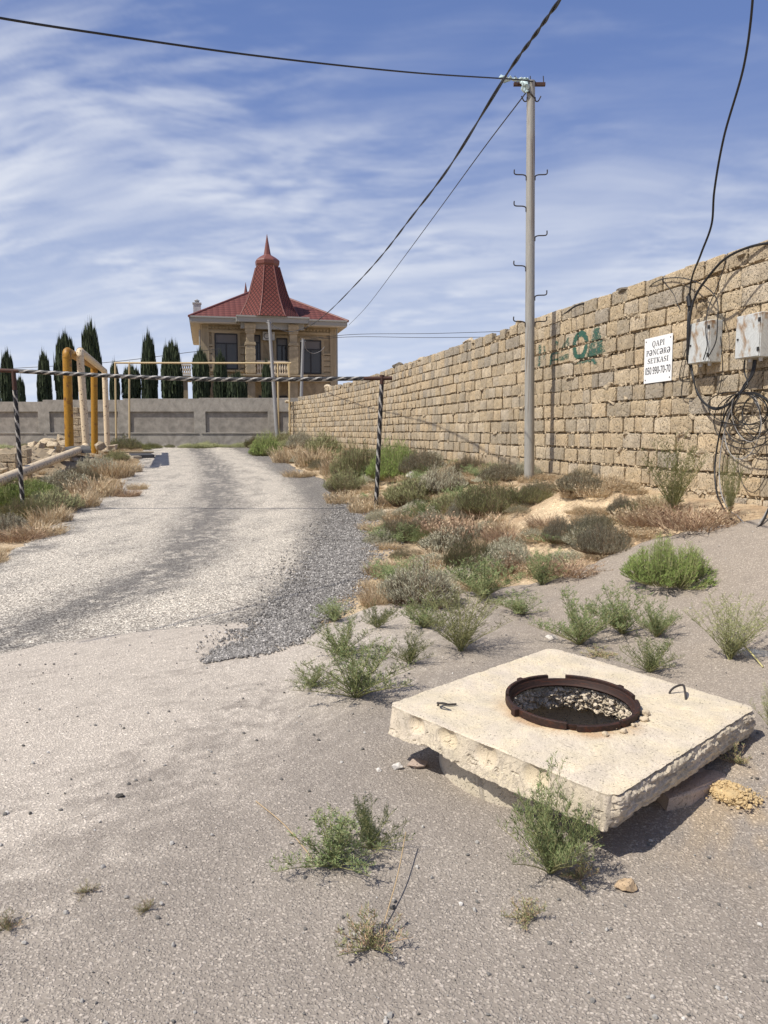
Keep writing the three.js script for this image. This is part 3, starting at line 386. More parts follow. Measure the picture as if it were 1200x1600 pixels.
// cables, read off the photograph on planes a hand or so in front of the wall
const wl = (list, off = 0.1) => list.map(([x, y, o]) => { const q = onWall(x, y, o ?? off); return wallPoint(q.x, q.y, o ?? off); });
const cab = (name, label, pts, r, m = M.cable, seg = 90) => single(name, label, 'cable', tube(pts, r, seg, 7), m);
{
  const top = [[1177, -60], [1176, 0], [1163, 100], [1131, 215], [1116, 300], [1112, 350], [1096, 395]].map(([x, y], i) => P(x, y, [7.1, 7.2, 7.5, 7.95, 8.3, 8.5, 8.8][i]));
  cab('drop_cable', 'long black cable hanging from the sky to the joint above the smaller box', [...top, ...wl([[1080, 440, 0.2], [1077, 470, 0.17], [1075, 500, 0.22], [1074, 540, 0.22], [1074, 562, 0.2], [1079, 574, 0.12]])], 0.0115, M.cable, 160);
  single('cable_joint', 'black cylindrical joint where the hanging cables meet above the smaller box', 'cable joint', merge([rod(...wl([[1076, 463, 0.19], [1078, 479, 0.19]]), 0.03), rod(...wl([[1077, 458, 0.19], [1076, 465, 0.19]]), 0.018), rod(...wl([[1078, 478, 0.19], [1077, 486, 0.19]]), 0.02)]), M.cable);
  cab('wall_cable', 'thick black cable curving down from the wall top to the joint', wl([[1240, 378, 0.02], [1200, 380, 0.03], [1168, 387, 0.08], [1132, 405, 0.14], [1104, 436, 0.18], [1087, 462, 0.2], [1080, 485, 0.22], [1076, 520, 0.23], [1074, 555, 0.21]]), 0.0145);
  cab('loop_cable', 'thin black loop crossing the wall above the smaller box and round its door', wl([[1008, 455, -0.02], [1022, 442, 0.05], [1036, 436, 0.05], [1060, 434, 0.06], [1084, 439, 0.12], [1104, 449, 0.16], [1118, 464, 0.18], [1122, 480, 0.22], [1121, 505, 0.24], [1119, 532, 0.25], [1110, 552, 0.22], [1100, 566, 0.12]]), 0.0062);
  cab('door_cable', 'thin black cable running down over the door of the smaller box', wl([[1136, 402, 0.06], [1120, 450, 0.1], [1108, 478, 0.18], [1104, 495, 0.22], [1103, 520, 0.225], [1105, 540, 0.225], [1099, 562, 0.22]]), 0.006);
  cab('tie_wire', 'thin dark wire sagging over the wall stones right of the sign top', wl([[1034, 436, 0.02], [1047, 452, 0.03], [1054, 462, 0.03], [1058, 474, 0.03], [1063, 484, 0.02]]), 0.005);
  cab('slack_wire', 'thin slack wire forming a square bend left of the smaller box', wl([[1074, 540, 0.15], [1066, 565, 0.06], [1062, 585, 0.04], [1062, 592, 0.04], [1066, 594, 0.04], [1080, 592, 0.05]]), 0.005);
  cab('stray_wire', 'thin wire dropping past the left side of the smaller box to mid wall', wl([[1073, 555, 0.12], [1067, 590, 0.05], [1065, 618, 0.04], [1068, 622, 0.04], [1080, 623, 0.05]]), 0.0045);
  cab('right_wire', 'thin wire down the right side of the smaller box to the stones below', wl([[1122, 500, 0.06], [1127, 540, 0.05], [1128, 590, 0.04], [1120, 622, 0.03]]), 0.0042);
  single('linking_cables', 'bundle of black cables sagging between the two boxes', 'cables', mergeGeometries([0, 1, 2].map((i) => tube(wl([[1078 + i, 566, 0.12], [1082 + i, 590, 0.13 + 0.01 * i], [1091 - i, 614, 0.14], [1102, 630 + i, 0.15], [1117, 637 + i * 1.5, 0.16], [1134, 633 + i, 0.17], [1150, 620 - i, 0.17], [1163, 604, 0.16], [1173 + i * 2, 585, 0.13], [1178 + i * 2, 562, 0.11]]), 0.0085, 80, 7))), M.cable);
  single('gland_cables', 'short black cables dropping from the larger box into the coil', 'cables', mergeGeometries([[1164, 0], [1178, 1], [1180, 2]].map(([x, i]) => tube(wl([[x, 562, 0.11], [x - 1, 580, 0.12], [1168 - i * 3, 602, 0.16], [1156, 616 + i, 0.18], [1148 - i, 632, 0.17], [1140 - i * 2, 655, 0.12]]), 0.008, 50, 7))), M.cable);
  const R = rng(15), loops = [], grey = [];
  for (let i = 0; i < 10; i++) { // a slack coil hung from the bundle: loops that share the point they hang by
    const rx = 22 + 30 * R(), ry = 26 + 34 * R(), a0 = (R() - 0.5) * 0.9, hx = 1155 + 6 * R(), hy = 612 + 8 * R(), o = 0.06 + 0.12 * R(), pts = [];
    for (let k = 0; k <= 16; k++) { const t = k / 16 * TAU, x = rx * Math.sin(t), y = ry * (1 - Math.cos(t)); pts.push([hx + 10 * (i % 3) + x * Math.cos(a0) - y * Math.sin(a0) * 0.5, hy + y * Math.cos(a0) + x * Math.sin(a0) * 0.4, o + 0.03 * Math.sin(t * 2 + i)]); }
    (i % 4 === 3 ? grey : loops).push(tube(wl(pts), 0.0040 + 0.0022 * R(), 90, 6));
  }
  const coil = thing('cable_coil', 'tangled coil of black and grey cables hanging on the wall under the larger box', 'cable coil', wallPoint(onWall(1160, 725, 0.1).x, onWall(1160, 725, 0.1).y, 0.1));
  const put = (n, gs, m) => part(coil, n, mergeGeometries(gs).translate(-coil.position.x, -coil.position.y, -coil.position.z), m); put('black_loops', loops, M.cable); put('grey_loops', grey, M.cableGrey);
  for (const [d, r, m, label] of [[0, 0.0095, M.cable, 'thick black cable looping from the coil down to the ground and back up'], [7, 0.007, M.cableGrey, 'grey cable looping to the ground just inside the thick black one']]) {
    const pts = wl([[1150 + d, 618, 0.18], [1132 + d, 650, 0.15], [1122 + d, 690, 0.14], [1117 + d, 730, 0.16], [1119 + d, 765, 0.25], [1131 + d, 795, 0.5]]);
    for (const [x, y] of [[1146 + d, 816 - d], [1165 + d, 830 - d * 0.6], [1182, 828 - d * 0.6], [1205, 806], [1240, 770]]) pts.push(G(x, y).add(V(0, 0.015 + (x > 1190 ? 0.12 : 0), 0)));
    cab('ground_cable', label, pts, r, m, 120);
  }
  cab('hanging_wire', 'thin wire hanging in a narrow loop below the coil to the lowest courses', wl([[1160, 690, 0.08], [1153, 725, 0.06], [1158, 750, 0.05], [1168, 766, 0.05], [1178, 769, 0.05], [1190, 757, 0.05], [1198, 735, 0.06], [1196, 680, 0.08]]), 0.0042);
  cab('top_wire', 'black cable hump rising over the wall top right of the metal pole', wl([[862, 505, -0.05], [880, 492, 0.0], [900, 478, 0.02], [915, 474, 0.0], [928, 475, -0.08]]), 0.013);
}
// ---------------------------------------------------------------- the grey rendered boundary wall across the end of the road
{
  const D = 44, base = 0.62, L = P(0, 626, D), y1 = L.y - base, w = thing('boundary_wall', 'grey rendered boundary wall with recessed panels in front of the house', 'wall', V(0, base, -D));
  const X = (px) => (px - 600) / 1200 * D, bays = [[-190, -165, -48, 625.5], [-48, -47, 73 - 9, 628], [64, 81, 189, 625], [189, 204, 306, 622.5], [306, 322, 420, 621], [420, 437, 528, 621.5]];
  const seams = [-300, -180, -58, 72, 196.5, 314, 428.5, 545], tops = [626, 627, 628, 625, 623, 622, 622, 623];
  for (let i = 0; i < seams.length - 1; i++) {
    const xa = X(seams[i]), xb = X(seams[i + 1]), top = P(0, tops[i], D).y - base, pa = xa + 0.33, pb = xb - 0.31, pt = P(0, 643, D).y - base, pl = P(0, 676, D).y - base;
    const s = new THREE.Shape([[xa, 0.02], [xb, 0.02], [xb, top], [xa, top]].map((q) => new THREE.Vector2(...q))); s.holes.push(new THREE.Path([[pa, pl], [pa, pt], [pb, pt], [pb, pl]].map((q) => new THREE.Vector2(...q))));
    part(w, 'wall_bay', metres(new THREE.ExtrudeGeometry(s, { depth: 0.26, bevelEnabled: true, bevelSize: 0.008, bevelThickness: 0.008, bevelSegments: 1 }).translate(0, 0, -0.26)), M.stucco);
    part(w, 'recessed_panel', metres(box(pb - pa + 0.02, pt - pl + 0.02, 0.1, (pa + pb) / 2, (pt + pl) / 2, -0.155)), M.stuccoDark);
    part(w, 'sill', box(pb - pa + 0.5, 0.05, 0.04, (pa + pb) / 2, pl - 0.03, 0.03), M.stucco);
  }
}
// ---------------------------------------------------------------- the house behind it
{
  const D0 = 50, C = P(297, 493, D0), base = 0.72, o = thing('house', 'two-storey tan stone house with red tiled roof and pointed tower roof', 'house', V(C.x, base, C.z), 0.227);
  const Lx = (px) => { const u = (px - 600) / 1200; return (u * D0 - C.x) / (0.974 - 0.225 * u); }, Ly = (py, D = 51.2) => P(600, py, D).y - base, EV = C.y - base;   // along the front, and height
  const W = Lx(543), DP = 13.5, a = 0.62, b = W - 0.62, f = -0.75;                       // eave width, depth; wall ends; wall face
  const eave = EV - 0.05, ySoff = EV - 0.42;
  part(o, 'wall', metres(merge([box(b - a, ySoff, 0.3, (a + b) / 2, ySoff / 2, f - 0.15), box(0.3, ySoff, DP - 2, a + 0.15, ySoff / 2, -DP / 2 - 0.14), box(0.3, ySoff, DP - 2, b - 0.15, ySoff / 2, -DP / 2 - 0.14), box(b - a, ySoff, 0.3, (a + b) / 2, ySoff / 2, -DP + 0.65)])), M.house);
  // storey band, eave cornice with dentils
  const yb = Ly(592);
  part(o, 'storey_band', merge([box(b - a + 0.16, 0.24, 0.12, (a + b) / 2, yb, f + 0.06), box(b - a + 0.3, 0.08, 0.2, (a + b) / 2, yb + 0.16, f + 0.1)]), M.house2);
  part(o, 'cornice', merge([box(b - a + 0.1, 0.16, 0.1, (a + b) / 2, ySoff - 0.42, f + 0.05), ...Array.from({ length: 40 }, (_, i) => box(0.11, 0.12, 0.14, a + 0.15 + (b - a - 0.3) * i / 39, ySoff - 0.2, f + 0.07))]), M.house2);
  part(o, 'soffit', merge([box(W, 0.08, DP, W / 2, ySoff + 0.04, -DP / 2)]), M.soffit);
  part(o, 'fascia', merge([box(W, 0.3, 0.06, W / 2, ySoff + 0.22, 0.0), box(0.06, 0.3, DP, 0.0, ySoff + 0.22, -DP / 2), box(0.06, 0.3, DP, W, ySoff + 0.22, -DP / 2), box(W + 0.1, 0.1, 0.12, W / 2, eave, 0.05)]), M.gutter);
  // hipped roof
  const ap = Ly(448, 56), apx = W * 0.48, rz0 = -5.6, rz1 = -8.2, E = 0.08, pts = { a: [-E, eave, E], b: [W + E, eave, E], c: [W + E, eave, -DP - E], d: [-E, eave, -DP - E], r: [apx, ap, rz0], s: [apx, ap, rz1] };
  const face = (keys, n) => { const v = keys.map((k) => V(...pts[k])), g = new THREE.BufferGeometry(), p = [], uv = [], u = v[1].clone().sub(v[0]).normalize(), nrm = u.clone().cross(v[2].clone().sub(v[0])).normalize(), w = nrm.clone().cross(u), tri = v.length === 3 ? [0, 1, 2] : [0, 1, 2, 0, 2, 3]; for (const i of tri) { p.push(...v[i].toArray()); const q = v[i].clone().sub(v[0]); uv.push(q.dot(u) / 1.5, q.dot(w) / 1.5); } g.setAttribute('position', new THREE.Float32BufferAttribute(p, 3)); g.setAttribute('uv', new THREE.Float32BufferAttribute(uv, 2)); g.computeVertexNormals(); return g; };
  const roof = part(o, 'roof', merge([face(['a', 'b', 'r']), face(['b', 'c', 's', 'r']), face(['c', 'd', 's']), face(['d', 'a', 'r', 's'])]), M.tile);
  part(roof, 'ridge', merge([['a', 'r'], ['b', 'r'], ['r', 's']].map(([i, j]) => rod(V(...pts[i]), V(...pts[j]), 0.09, 0.09, 8))), M.redMetal);
  part(roof, 'finial', rod(V(apx - 0.9, ap - 0.1, rz1), V(apx - 0.9, Ly(446, 59) + 0.2, rz1), 0.16, 0.01, 8), M.redMetal);
  // portico with the tower roof
  const px0 = Lx(374), px1 = Lx(482), pz = 0.85, pc = (px0 + px1) / 2, pw = px1 - px0;
  part(o, 'portico_eave', merge([box(pw, 0.34, 0.08, pc, ySoff + 0.2, pz), box(0.08, 0.34, pz, px0, ySoff + 0.2, pz / 2 + 0.04), box(0.08, 0.34, pz, px1, ySoff + 0.2, pz / 2 + 0.04), box(pw + 0.1, 0.1, 0.12, pc, ySoff + 0.38, pz + 0.05), box(pw - 0.1, 0.08, pz + 0.6, pc, ySoff + 0.1, pz / 2 - 0.3), box(pw - 0.5, 0.4, 0.3, pc, ySoff - 0.14, pz - 0.55)]), M.gutter);
  const prof = [[497, 46], [487, 39], [475, 33.5], [460, 28], [445, 24], [430, 20], [418, 17]], oct = (rows) => { const p = [], uv = [], idx = []; rows.forEach(([y, r], j) => { for (let i = 0; i <= 8; i++) { const t = Math.PI / 8 + i * Math.PI / 4 + 0.06; p.push(r / Math.cos(Math.PI / 8) * Math.sin(t), y, r / Math.cos(Math.PI / 8) * Math.cos(t)); uv.push((i % 2 ? 1 : -1) * r * 0.414 / 1.1 * (i % 2 ? 1 : 1), y / 1.1); } }); for (let j = 0; j < rows.length - 1; j++) for (let i = 0; i < 8; i++) { const q = j * 9 + i; idx.push(q, q + 1, q + 10, q, q + 10, q + 9); } const g = new THREE.BufferGeometry(); g.setAttribute('position', new THREE.Float32BufferAttribute(p, 3)); g.setAttribute('uv', new THREE.Float32BufferAttribute(uv, 2)); g.setIndex(idx); const f = g.toNonIndexed(); f.computeVertexNormals(); return f; };
  const tz = pz - 1.75, sc = 52 / 1200, tc = Lx(424.5);
  const tower = part(o, 'tower_roof', oct([...prof.map(([y, r], i) => [i ? Ly(y, 52) : ySoff + 0.42, r * sc * (i ? 1 : 1.02)])]).translate(tc, 0, tz), M.scale);
  const rib = []; for (let i = 0; i < 8; i++) { const t = Math.PI / 8 + i * Math.PI / 4 + 0.06, v = prof.map(([y, r], k) => V(tc + r * sc * 1.082 * Math.sin(t), k ? Ly(y, 52) : ySoff + 0.42, tz + r * sc * 1.082 * Math.cos(t))); rib.push(tube(v, 0.045, 16, 5)); }
  part(tower, 'hip_cap', merge(rib), M.redMetal);
  part(tower, 'tower_cap', oct([[Ly(419, 52), 0.66], [Ly(416, 52), 0.70], [Ly(414, 52), 0.74], [Ly(409, 52), 0.76], [Ly(407, 52), 0.72], [Ly(403, 52), 0.52], [Ly(399, 52), 0.26], [Ly(398, 52), 0.22], [Ly(366, 52), 0.01]]).translate(tc, 0, tz), M.redMetal);
  // portico columns, on both storeys
  for (const [p0, p1] of [[387, 402.5], [453, 467.5]]) {
    const x = (Lx(p0) + Lx(p1)) / 2 - 0.03, w = (Lx(p1) - Lx(p0)) * 0.9, ym = Ly(540), z = pz - 0.5;
    const c = part(o, 'column', metres(merge([box(w * 0.86, ySoff, w * 0.86, x, ySoff / 2, z), box(w * 1.0, ym - yb - 0.4, w, x, (ym + yb) / 2 + 0.1, z + 0.02)])), M.house2);
    part(c, 'column_band', merge([box(w * 1.18, 0.1, w * 1.18, x, ym, z), box(w * 1.1, 0.1, w * 1.1, x, ym + 0.095, z)]), M.house2); part(c, 'capital', merge([box(w * 1.05, 0.12, w * 1.05, x, ySoff - 0.58, z), box(w * 1.2, 0.3, w * 1.2, x, ySoff - 0.2, z), box(w * 1.12, 0.2, w * 1.12, x, ySoff - 0.43, z)]), M.house2);
    for (let i = 0; i < 4; i++) part(c, 'rustic_block', box(w * 1.08, (ym - yb - 0.6) / 4 - 0.05, w * 1.08, x, yb + 0.32 + (i + 0.5) * (ym - yb - 0.6) / 4, z, 0.02), M.house2);
  }
  part(o, 'balcony_floor', merge([box(pw - 0.35, 0.3, 1.6, pc, yb - 0.02, pz - 0.85), box(pw - 0.2, 0.1, 1.7, pc, yb + 0.18, pz - 0.8)]), M.house2);
  const rail = (x0, x1, y0, y1, z, n, name) => { const g = part(o, name, merge([box(x1 - x0, 0.1, 0.16, (x0 + x1) / 2, y1, z), box(x1 - x0, 0.1, 0.16, (x0 + x1) / 2, y0, z)]), M.balus); const lg = new THREE.LatheGeometry([[0.04, 0], [0.055, 0.06], [0.035, 0.2], [0.075, 0.45], [0.05, 0.7], [0.035, 0.8], [0.055, 0.93], [0.04, 1]].map(([r, y]) => new THREE.Vector2(r, y * (y1 - y0 - 0.1))), 8); for (let i = 0; i < n; i++) { const m = part(g, 'baluster', lg, M.balus); m.position.set(x0 + (x1 - x0) * (i + 0.5) / n, y0 + 0.05, z); } };
  rail(Lx(403), Lx(452), yb + 0.28, Ly(566), pz - 0.45, 13, 'balustrade');
  // windows: dark frames, two lights, blinds behind the upper light
  const win = (p0, p1, q0, q1, z = f) => {
    const x0 = Lx(p0), x1 = Lx(p1), y0 = Ly(q1), y1 = Ly(q0), x = (x0 + x1) / 2, w = x1 - x0, h = y1 - y0, ty = y1 - h * 0.27;
    const g = part(o, 'window', merge([box(w + 0.02, 0.08, 0.1, x, y1, z + 0.02), box(w + 0.02, 0.08, 0.1, x, y0, z + 0.02), box(0.09, h, 0.1, x0, (y0 + y1) / 2, z + 0.022), box(0.09, h, 0.1, x1, (y0 + y1) / 2, z + 0.022), box(w, 0.08, 0.08, x, ty, z + 0.02), box(0.09, ty - y0, 0.08, x, (ty + y0) / 2, z + 0.024)]), M.frame);
    for (const s of [-1, 1]) part(g, 'pane', box(w / 2 - 0.08, ty - y0 - 0.05, 0.02, x + s * w / 4, (ty + y0) / 2, z + 0.012), M.glass); part(g, 'blind', box(w - 0.1, y1 - ty - 0.06, 0.02, x, (y1 + ty) / 2, z + 0.013), M.blind);
    part(g, 'surround', merge([box(0.16, h + 0.3, 0.09, x0 - 0.13, (y0 + y1) / 2, z + 0.045), box(0.16, h + 0.3, 0.09, x1 + 0.13, (y0 + y1) / 2, z + 0.045), box(w + 0.1, 0.16, 0.09, x, y1 + 0.13, z + 0.046), box(w + 0.7, 0.12, 0.26, x, y0 - 0.14, z + 0.1)]), M.house2);
  };
  win(341, 375, 522, 576); win(474, 505, 529, 581); win(402, 410.5, 523, 565); win(437, 452.5, 527, 567);
  // stone cladding panels beside the windows
  const clad = (p0, p1, q0, q1) => { const x0 = Lx(p0), x1 = Lx(p1), y0 = Ly(q1), y1 = Ly(q0), n = 4; for (let i = 0; i < n; i++) part(o, 'cladding_panel', box(x1 - x0, (y1 - y0) / n - 0.05, 0.09, (x0 + x1) / 2, y0 + (i + 0.5) * (y1 - y0) / n, f + 0.045, 0.015), M.house2); part(o, 'cladding_cap', box(x1 - x0 + 0.14, 0.12, 0.13, (x0 + x1) / 2, y1 + 0.08, f + 0.07), M.house2); };
  clad(318, 336, 542, 586); clad(378.5, 386, 543, 586); clad(509, 521, 552, 588);
  part(o, 'corner_pilaster', box(0.5, ySoff, 0.14, a + 0.27, ySoff / 2, f + 0.07), M.house2); part(o, 'corner_pilaster', box(0.42, ySoff, 0.14, b - 0.2, ySoff / 2, f + 0.07), M.house2);
  // chimney and air conditioner
  const ch = part(o, 'chimney', metres(merge([box(0.5, 1.35, 0.5, Lx(314), EV + 0.42, -2.2), box(0.58, 0.08, 0.58, Lx(314), EV + 1.1, -2.2)])), M.white); part(ch, 'cowl', merge([new THREE.CylinderGeometry(0.14, 0.14, 0.16, 10).translate(Lx(314), EV + 1.2, -2.2), new THREE.ConeGeometry(0.2, 0.12, 10).translate(Lx(314), EV + 1.34, -2.2)]), M.galv);
  const ac = part(o, 'air_conditioner', box(0.78, 0.55, 0.3, Lx(424), Ly(524), f + 0.2, 0.02), M.white); part(ac, 'fan_grille', new THREE.TorusGeometry(0.18, 0.02, 6, 20).translate(Lx(421), Ly(524), f + 0.36), M.frame);
  // lower storey openings in the shade of the porch
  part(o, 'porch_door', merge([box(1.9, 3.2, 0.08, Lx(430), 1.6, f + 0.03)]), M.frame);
  part(o, 'downpipe', rod(V(b + 0.05, 0.2, f + 0.12), V(b + 0.05, ySoff, f + 0.12), 0.05), M.gutter); part(o, 'downpipe', rod(V(a - 0.06, 0.2, f + 0.1), V(a - 0.06, ySoff - 0.4, f + 0.1), 0.05), M.gutter);
  // side terrace with its balustrade, left of the house
  const tx0 = Lx(262), tx1 = Lx(302), ty = Ly(588);
  part(o, 'terrace_deck', merge([box(tx1 - tx0, 0.3, 2.4, (tx0 + tx1) / 2, ty - 0.1, -2.2), box(0.35, ty, 0.35, tx1 - 0.4, ty / 2, -1.3), box(0.35, ty, 0.35, tx0 + 0.3, ty / 2, -1.3)]), M.house2);
  rail(tx0, tx1, ty + 0.14, Ly(571), -1.1, 12, 'terrace_balustrade');
}
// ---------------------------------------------------------------- cypresses behind the boundary wall
function cypressGeo(seed, fat) {
  const R = rng(seed), pos = [], col = [], idx = []; let n = 0;
  const prof = (t) => Math.pow(Math.sin(Math.PI * Math.min(1, 0.10 + 0.90 * (1 - t) ** (0.78 * fat))), 0.75) * (1 - 0.25 * t) * (t > 0.97 ? 0.4 : 1) * (t < 0.12 ? 0.75 + 2 * t : 1);
  const clumps = Array.from({ length: 90 }, () => { const t = R() ** 0.85, a = R() * TAU, r = prof(t) * (0.5 + 0.42 * R()); return [r * Math.cos(a), t, r * Math.sin(a), 0.16 + 0.18 * R(), 0.05 + 0.06 * R()]; });
  for (let i = 0; i < 5200; i++) {
    let x, y, z; if (i % 3) { const c = clumps[Math.floor(R() * 90)], a = R() * TAU, b = R(); x = c[0] + c[3] * b * Math.cos(a); z = c[2] + c[3] * b * Math.sin(a); y = c[1] + c[4] * (R() * 2 - 0.8); } else { const t = R() ** 0.8, a = R() * TAU, r = prof(t) * (0.72 + 0.3 * R()); x = r * Math.cos(a); z = r * Math.sin(a); y = t; }
    if (y < 0 || y > 1.02) continue; const m = Math.hypot(x, z) + 1e-4, lim = prof(clamp(y, 0, 1)) * (1.0 + 0.22 * n2(Math.atan2(z, x) * 1.3 + seed * 5, y * 9) + 0.14 * n2(Math.atan2(z, x) * 3 + seed, y * 24)) + 0.03; if (m > lim) { x *= lim / m; z *= lim / m; }
    const a = R() * TAU, w = 0.03 + 0.05 * R(), h = (0.018 + 0.034 * R()) * (R() < 0.12 ? 1.9 : 1), ox = x / m * 0.03, oz = z / m * 0.03, k = 0.6 + 0.8 * R();
    pos.push(x - w * Math.cos(a), y - h, z - w * Math.sin(a), x + w * Math.cos(a), y - h * 0.7, z + w * Math.sin(a), x + ox + 0.03 * (R() - 0.5), y + h * 1.5, z + oz); for (let q = 0; q < 3; q++) col.push(0.048 * k, 0.066 * k, 0.028 * k); idx.push(n, n + 1, n + 2); n += 3;
  }
  const g = new THREE.BufferGeometry(); g.setAttribute('position', new THREE.Float32BufferAttribute(pos, 3)); g.setAttribute('color', new THREE.Float32BufferAttribute(col, 3)); g.setIndex(idx); g.computeVertexNormals(); return g;
}
const cypG = [cypressGeo(1, 1), cypressGeo(2, 0.85), cypressGeo(3, 1.15), cypressGeo(4, 0.7)], trunkG = new THREE.CylinderGeometry(0.05, 0.14, 0.9, 8).translate(0, 0.35, 0);
[[-22, 545, 26, 48, 'cypress at the left edge standing partly out of view', 1], [10, 549, 30, 47, 'cypress behind the boundary wall beside the left barrier post', 2], [31, 590, 18, 46.6, 'short cypress tucked against the one by the left barrier post', 1], [67, 550, 27, 47, 'slim cypress standing alone left of the yellow pipe', 2], [101, 520, 43, 47.5, 'broad cypress directly behind the yellow pipe', 0], [140, 503, 40, 47.5, 'tallest cypress, behind the cream pipe', 2], [178, 566, 19, 46.6, 'narrow short cypress by the first thin gas pipe leg', 1], [204, 572, 36, 47, 'broad rounded low cypress between two taller ones', 3], [231, 520, 31, 47, 'slim tall cypress left of the terrace balustrade', 2], [267, 533, 41, 47, 'broad tall cypress in front of the terrace balustrade', 0], [313, 546, 34, 47, 'cypress in front of the left corner of the house', 1], [344, 552, 28, 47, 'cypress below the left house window', 2], [370, 584, 40, 46.6, 'low bushy cypress beside the left portico column', 3], [416, 563, 19, 47, 'thin cypress in the middle of the portico', 1]].forEach(([px, py, wpx, D, label, v], i) => {
  const p = P(px, py, D), base = 0.72, h = p.y - base, r = wpx / 1200 * D / 2, t = thing('cypress_tree', label, 'tree', V(p.x, base, -D), i * 1.7, 'cypresses behind the boundary wall');
  const c = part(t, 'crown', cypG[v], M.leafy); c.scale.set(r * 0.95, h * 0.915, r * 0.95); c.position.y = 0.2; part(t, 'trunk', trunkG, M.bark);
});
// ---------------------------------------------------------------- the metal pole with climbing rungs, and the overhead lines
{
  const D = 13.3, b = P(827, 748, D), t = P(829.5, 127, D); b.y = H(b.x, D) - 0.05;
  const o = thing('utility_pole', 'tall grey steel pole with bent climbing rungs before the stone wall', 'pole', b), h = t.y - b.y, lean = t.x - b.x, ax = (y) => lean * y / h;
  part(o, 'shaft', rod(V(0, 0, 0), V(lean, h, 0), 0.088, 0.068, 20), M.pole);
  const rung = (s, py) => { const y = P(828, py, D).y - b.y, x = ax(y) + s * lerp(0.085, 0.07, y / h); part(o, 'rung', tube([V(x, y - 0.085, 0.02), V(x + s * 0.005, y - 0.02, 0.02), V(x + s * 0.04, y, 0.02), V(x + s * 0.185, y + 0.012, 0.02), V(x + s * 0.2, y + 0.03, 0.02), V(x + s * 0.2, y + 0.085, 0.02)], 0.0105, 28, 7), M.rebar); };
  for (const y of [274, 323, 416, 503]) rung(-1, y); for (const y of [274, 369, 462, 503]) rung(1, y);
  const yt = P(828, 131, D).y - b.y, x = ax(yt);
  const arm = part(o, 'cross_arm', merge([box(0.52, 0.055, 0.05, x - 0.02, yt, -0.02, 0.004)]), M.rust); for (const dx of [-0.25, 0.215, 0.0]) part(arm, 'pin', rod(V(x + dx, yt, -0.02), V(x + dx - 0.01, yt + 0.13, -0.02), 0.008), M.rebar);
  for (const s of [-1, 1]) { const y = P(828, 156, D).y - b.y; part(o, 'wire_hook', tube([V(ax(y) + s * 0.065, y + 0.03, 0.03), V(ax(y) + s * 0.075, y - 0.03, 0.03), V(ax(y) + s * 0.11, y - 0.035, 0.03), V(ax(y) + s * 0.16, y + 0.045, 0.03)], 0.01, 20, 7), M.rebar); }
  part(o, 'strap', tube([V(ax(yt) - 0.075, yt - 0.1, 0.02), V(ax(yt), yt - 0.2, 0.08), V(ax(yt) + 0.075, yt - 0.26, 0.02)], 0.012, 16, 6), M.rebar);
  // torn plastic film caught on the pole head
  const R = rng(6), g = rough(new THREE.SphereGeometry(1, 20, 14).scale(0.06, 0.10, 0.045), 0.07, 9, 3), g2 = rough(new THREE.CylinderGeometry(0.035, 0.008, 0.42, 10, 12).rotateZ(Math.PI / 2 - 0.06).translate(-0.2, 0.09, 0), 0.05, 12, 8);
  const p = P(820, 135, D); single('plastic_film', 'torn pale teal plastic film caught on the pole head', 'plastic bag', merge([g, g2]).translate(p.x, p.y, p.z + 0.05), mat({ color: rgb(0.50, 0.63, 0.64), roughness: 0.35, side: THREE.DoubleSide }));
  // overhead lines
  const top = P(827, 128, D);
  single('overhead_line', 'black overhead line from the pole head to the upper left of the sky', 'power line', tube([top.clone().add(V(0.1, 0, 0)), P(815, 125, 13.0), P(640, 113, 10.7), P(400, 87, 8.8), P(180, 56, 7.5), P(0, 28, 6.7), P(-300, -30, 5.5), P(-900, -150, 4.2)], 0.0105, 120, 7), M.cable);
  const inv = (t) => 1 / lerp(1 / 5.6, 1 / 42, t), B = [[990, -150, -0.25], [875, 0, 0], [838, 52, 0.1], [800, 104, 0.2], [700, 264, 0.48], [640, 343, 0.63], [600, 395, 0.72], [560, 440, 0.81], [510, 490, 0.9], [480, 511, 0.945], [450, 518, 0.975], [430, 511, 0.99], [421, 503, 1]].map(([x, y, t]) => P(x, y, t < 0 ? 4.6 : inv(t)));
  const cB = new THREE.CatmullRomCurve3(B, false, 'centripetal'), strand = (ph) => { const v = []; for (let i = 0; i <= 420; i++) { const q = cB.getPoint(i / 420), L = i / 420 * 90; v.push(q.add(V(0.008 * Math.cos(L + ph), 0.008 * Math.sin(L + ph), 0))); } return tube(v, 0.0078, 840, 6); };
  single('twisted_line', 'thick twisted black line crossing overhead down to the leaning far pole', 'power line', mergeGeometries([strand(0), strand(Math.PI)]), M.cable);
  single('thin_line', 'thin black line from the pole head down to the house eave', 'power line', tube([P(821, 146, 13.3), P(760, 226, 16.2), P(690, 322, 20.8), P(620, 417, 29), P(572, 480, 41), P(545, 508, 51.2)], 0.0105, 80, 6), M.cable);
  for (const [a, b2, label] of [[[473, 531], [545, 523], 'upper faint wire running right from the thin far pole over the wall'], [[473, 532], [545, 526.5], 'lower faint wire running right from the thin far pole over the wall']]) single('service_wire', label, 'wire', tube([P(...a, 48), P(...b2, 48.5), P(680, b2[1] - 2 + (label[0] === 'l' ? 3 : 0), 47), P(830, b2[1] - 7 + (label[0] === 'l' ? 5 : 0), 46), P(1100, b2[1] - 20, 45)], 0.016, 60, 5), M.cable);
  single('back_wire', 'thin wire strung behind the cypresses to the house corner', 'wire', tube([P(-200, 586, 49), P(30, 575, 49), P(170, 566, 49), P(300, 550, 49.2), P(345, 545, 49.3)], 0.018, 60, 5), M.cable);
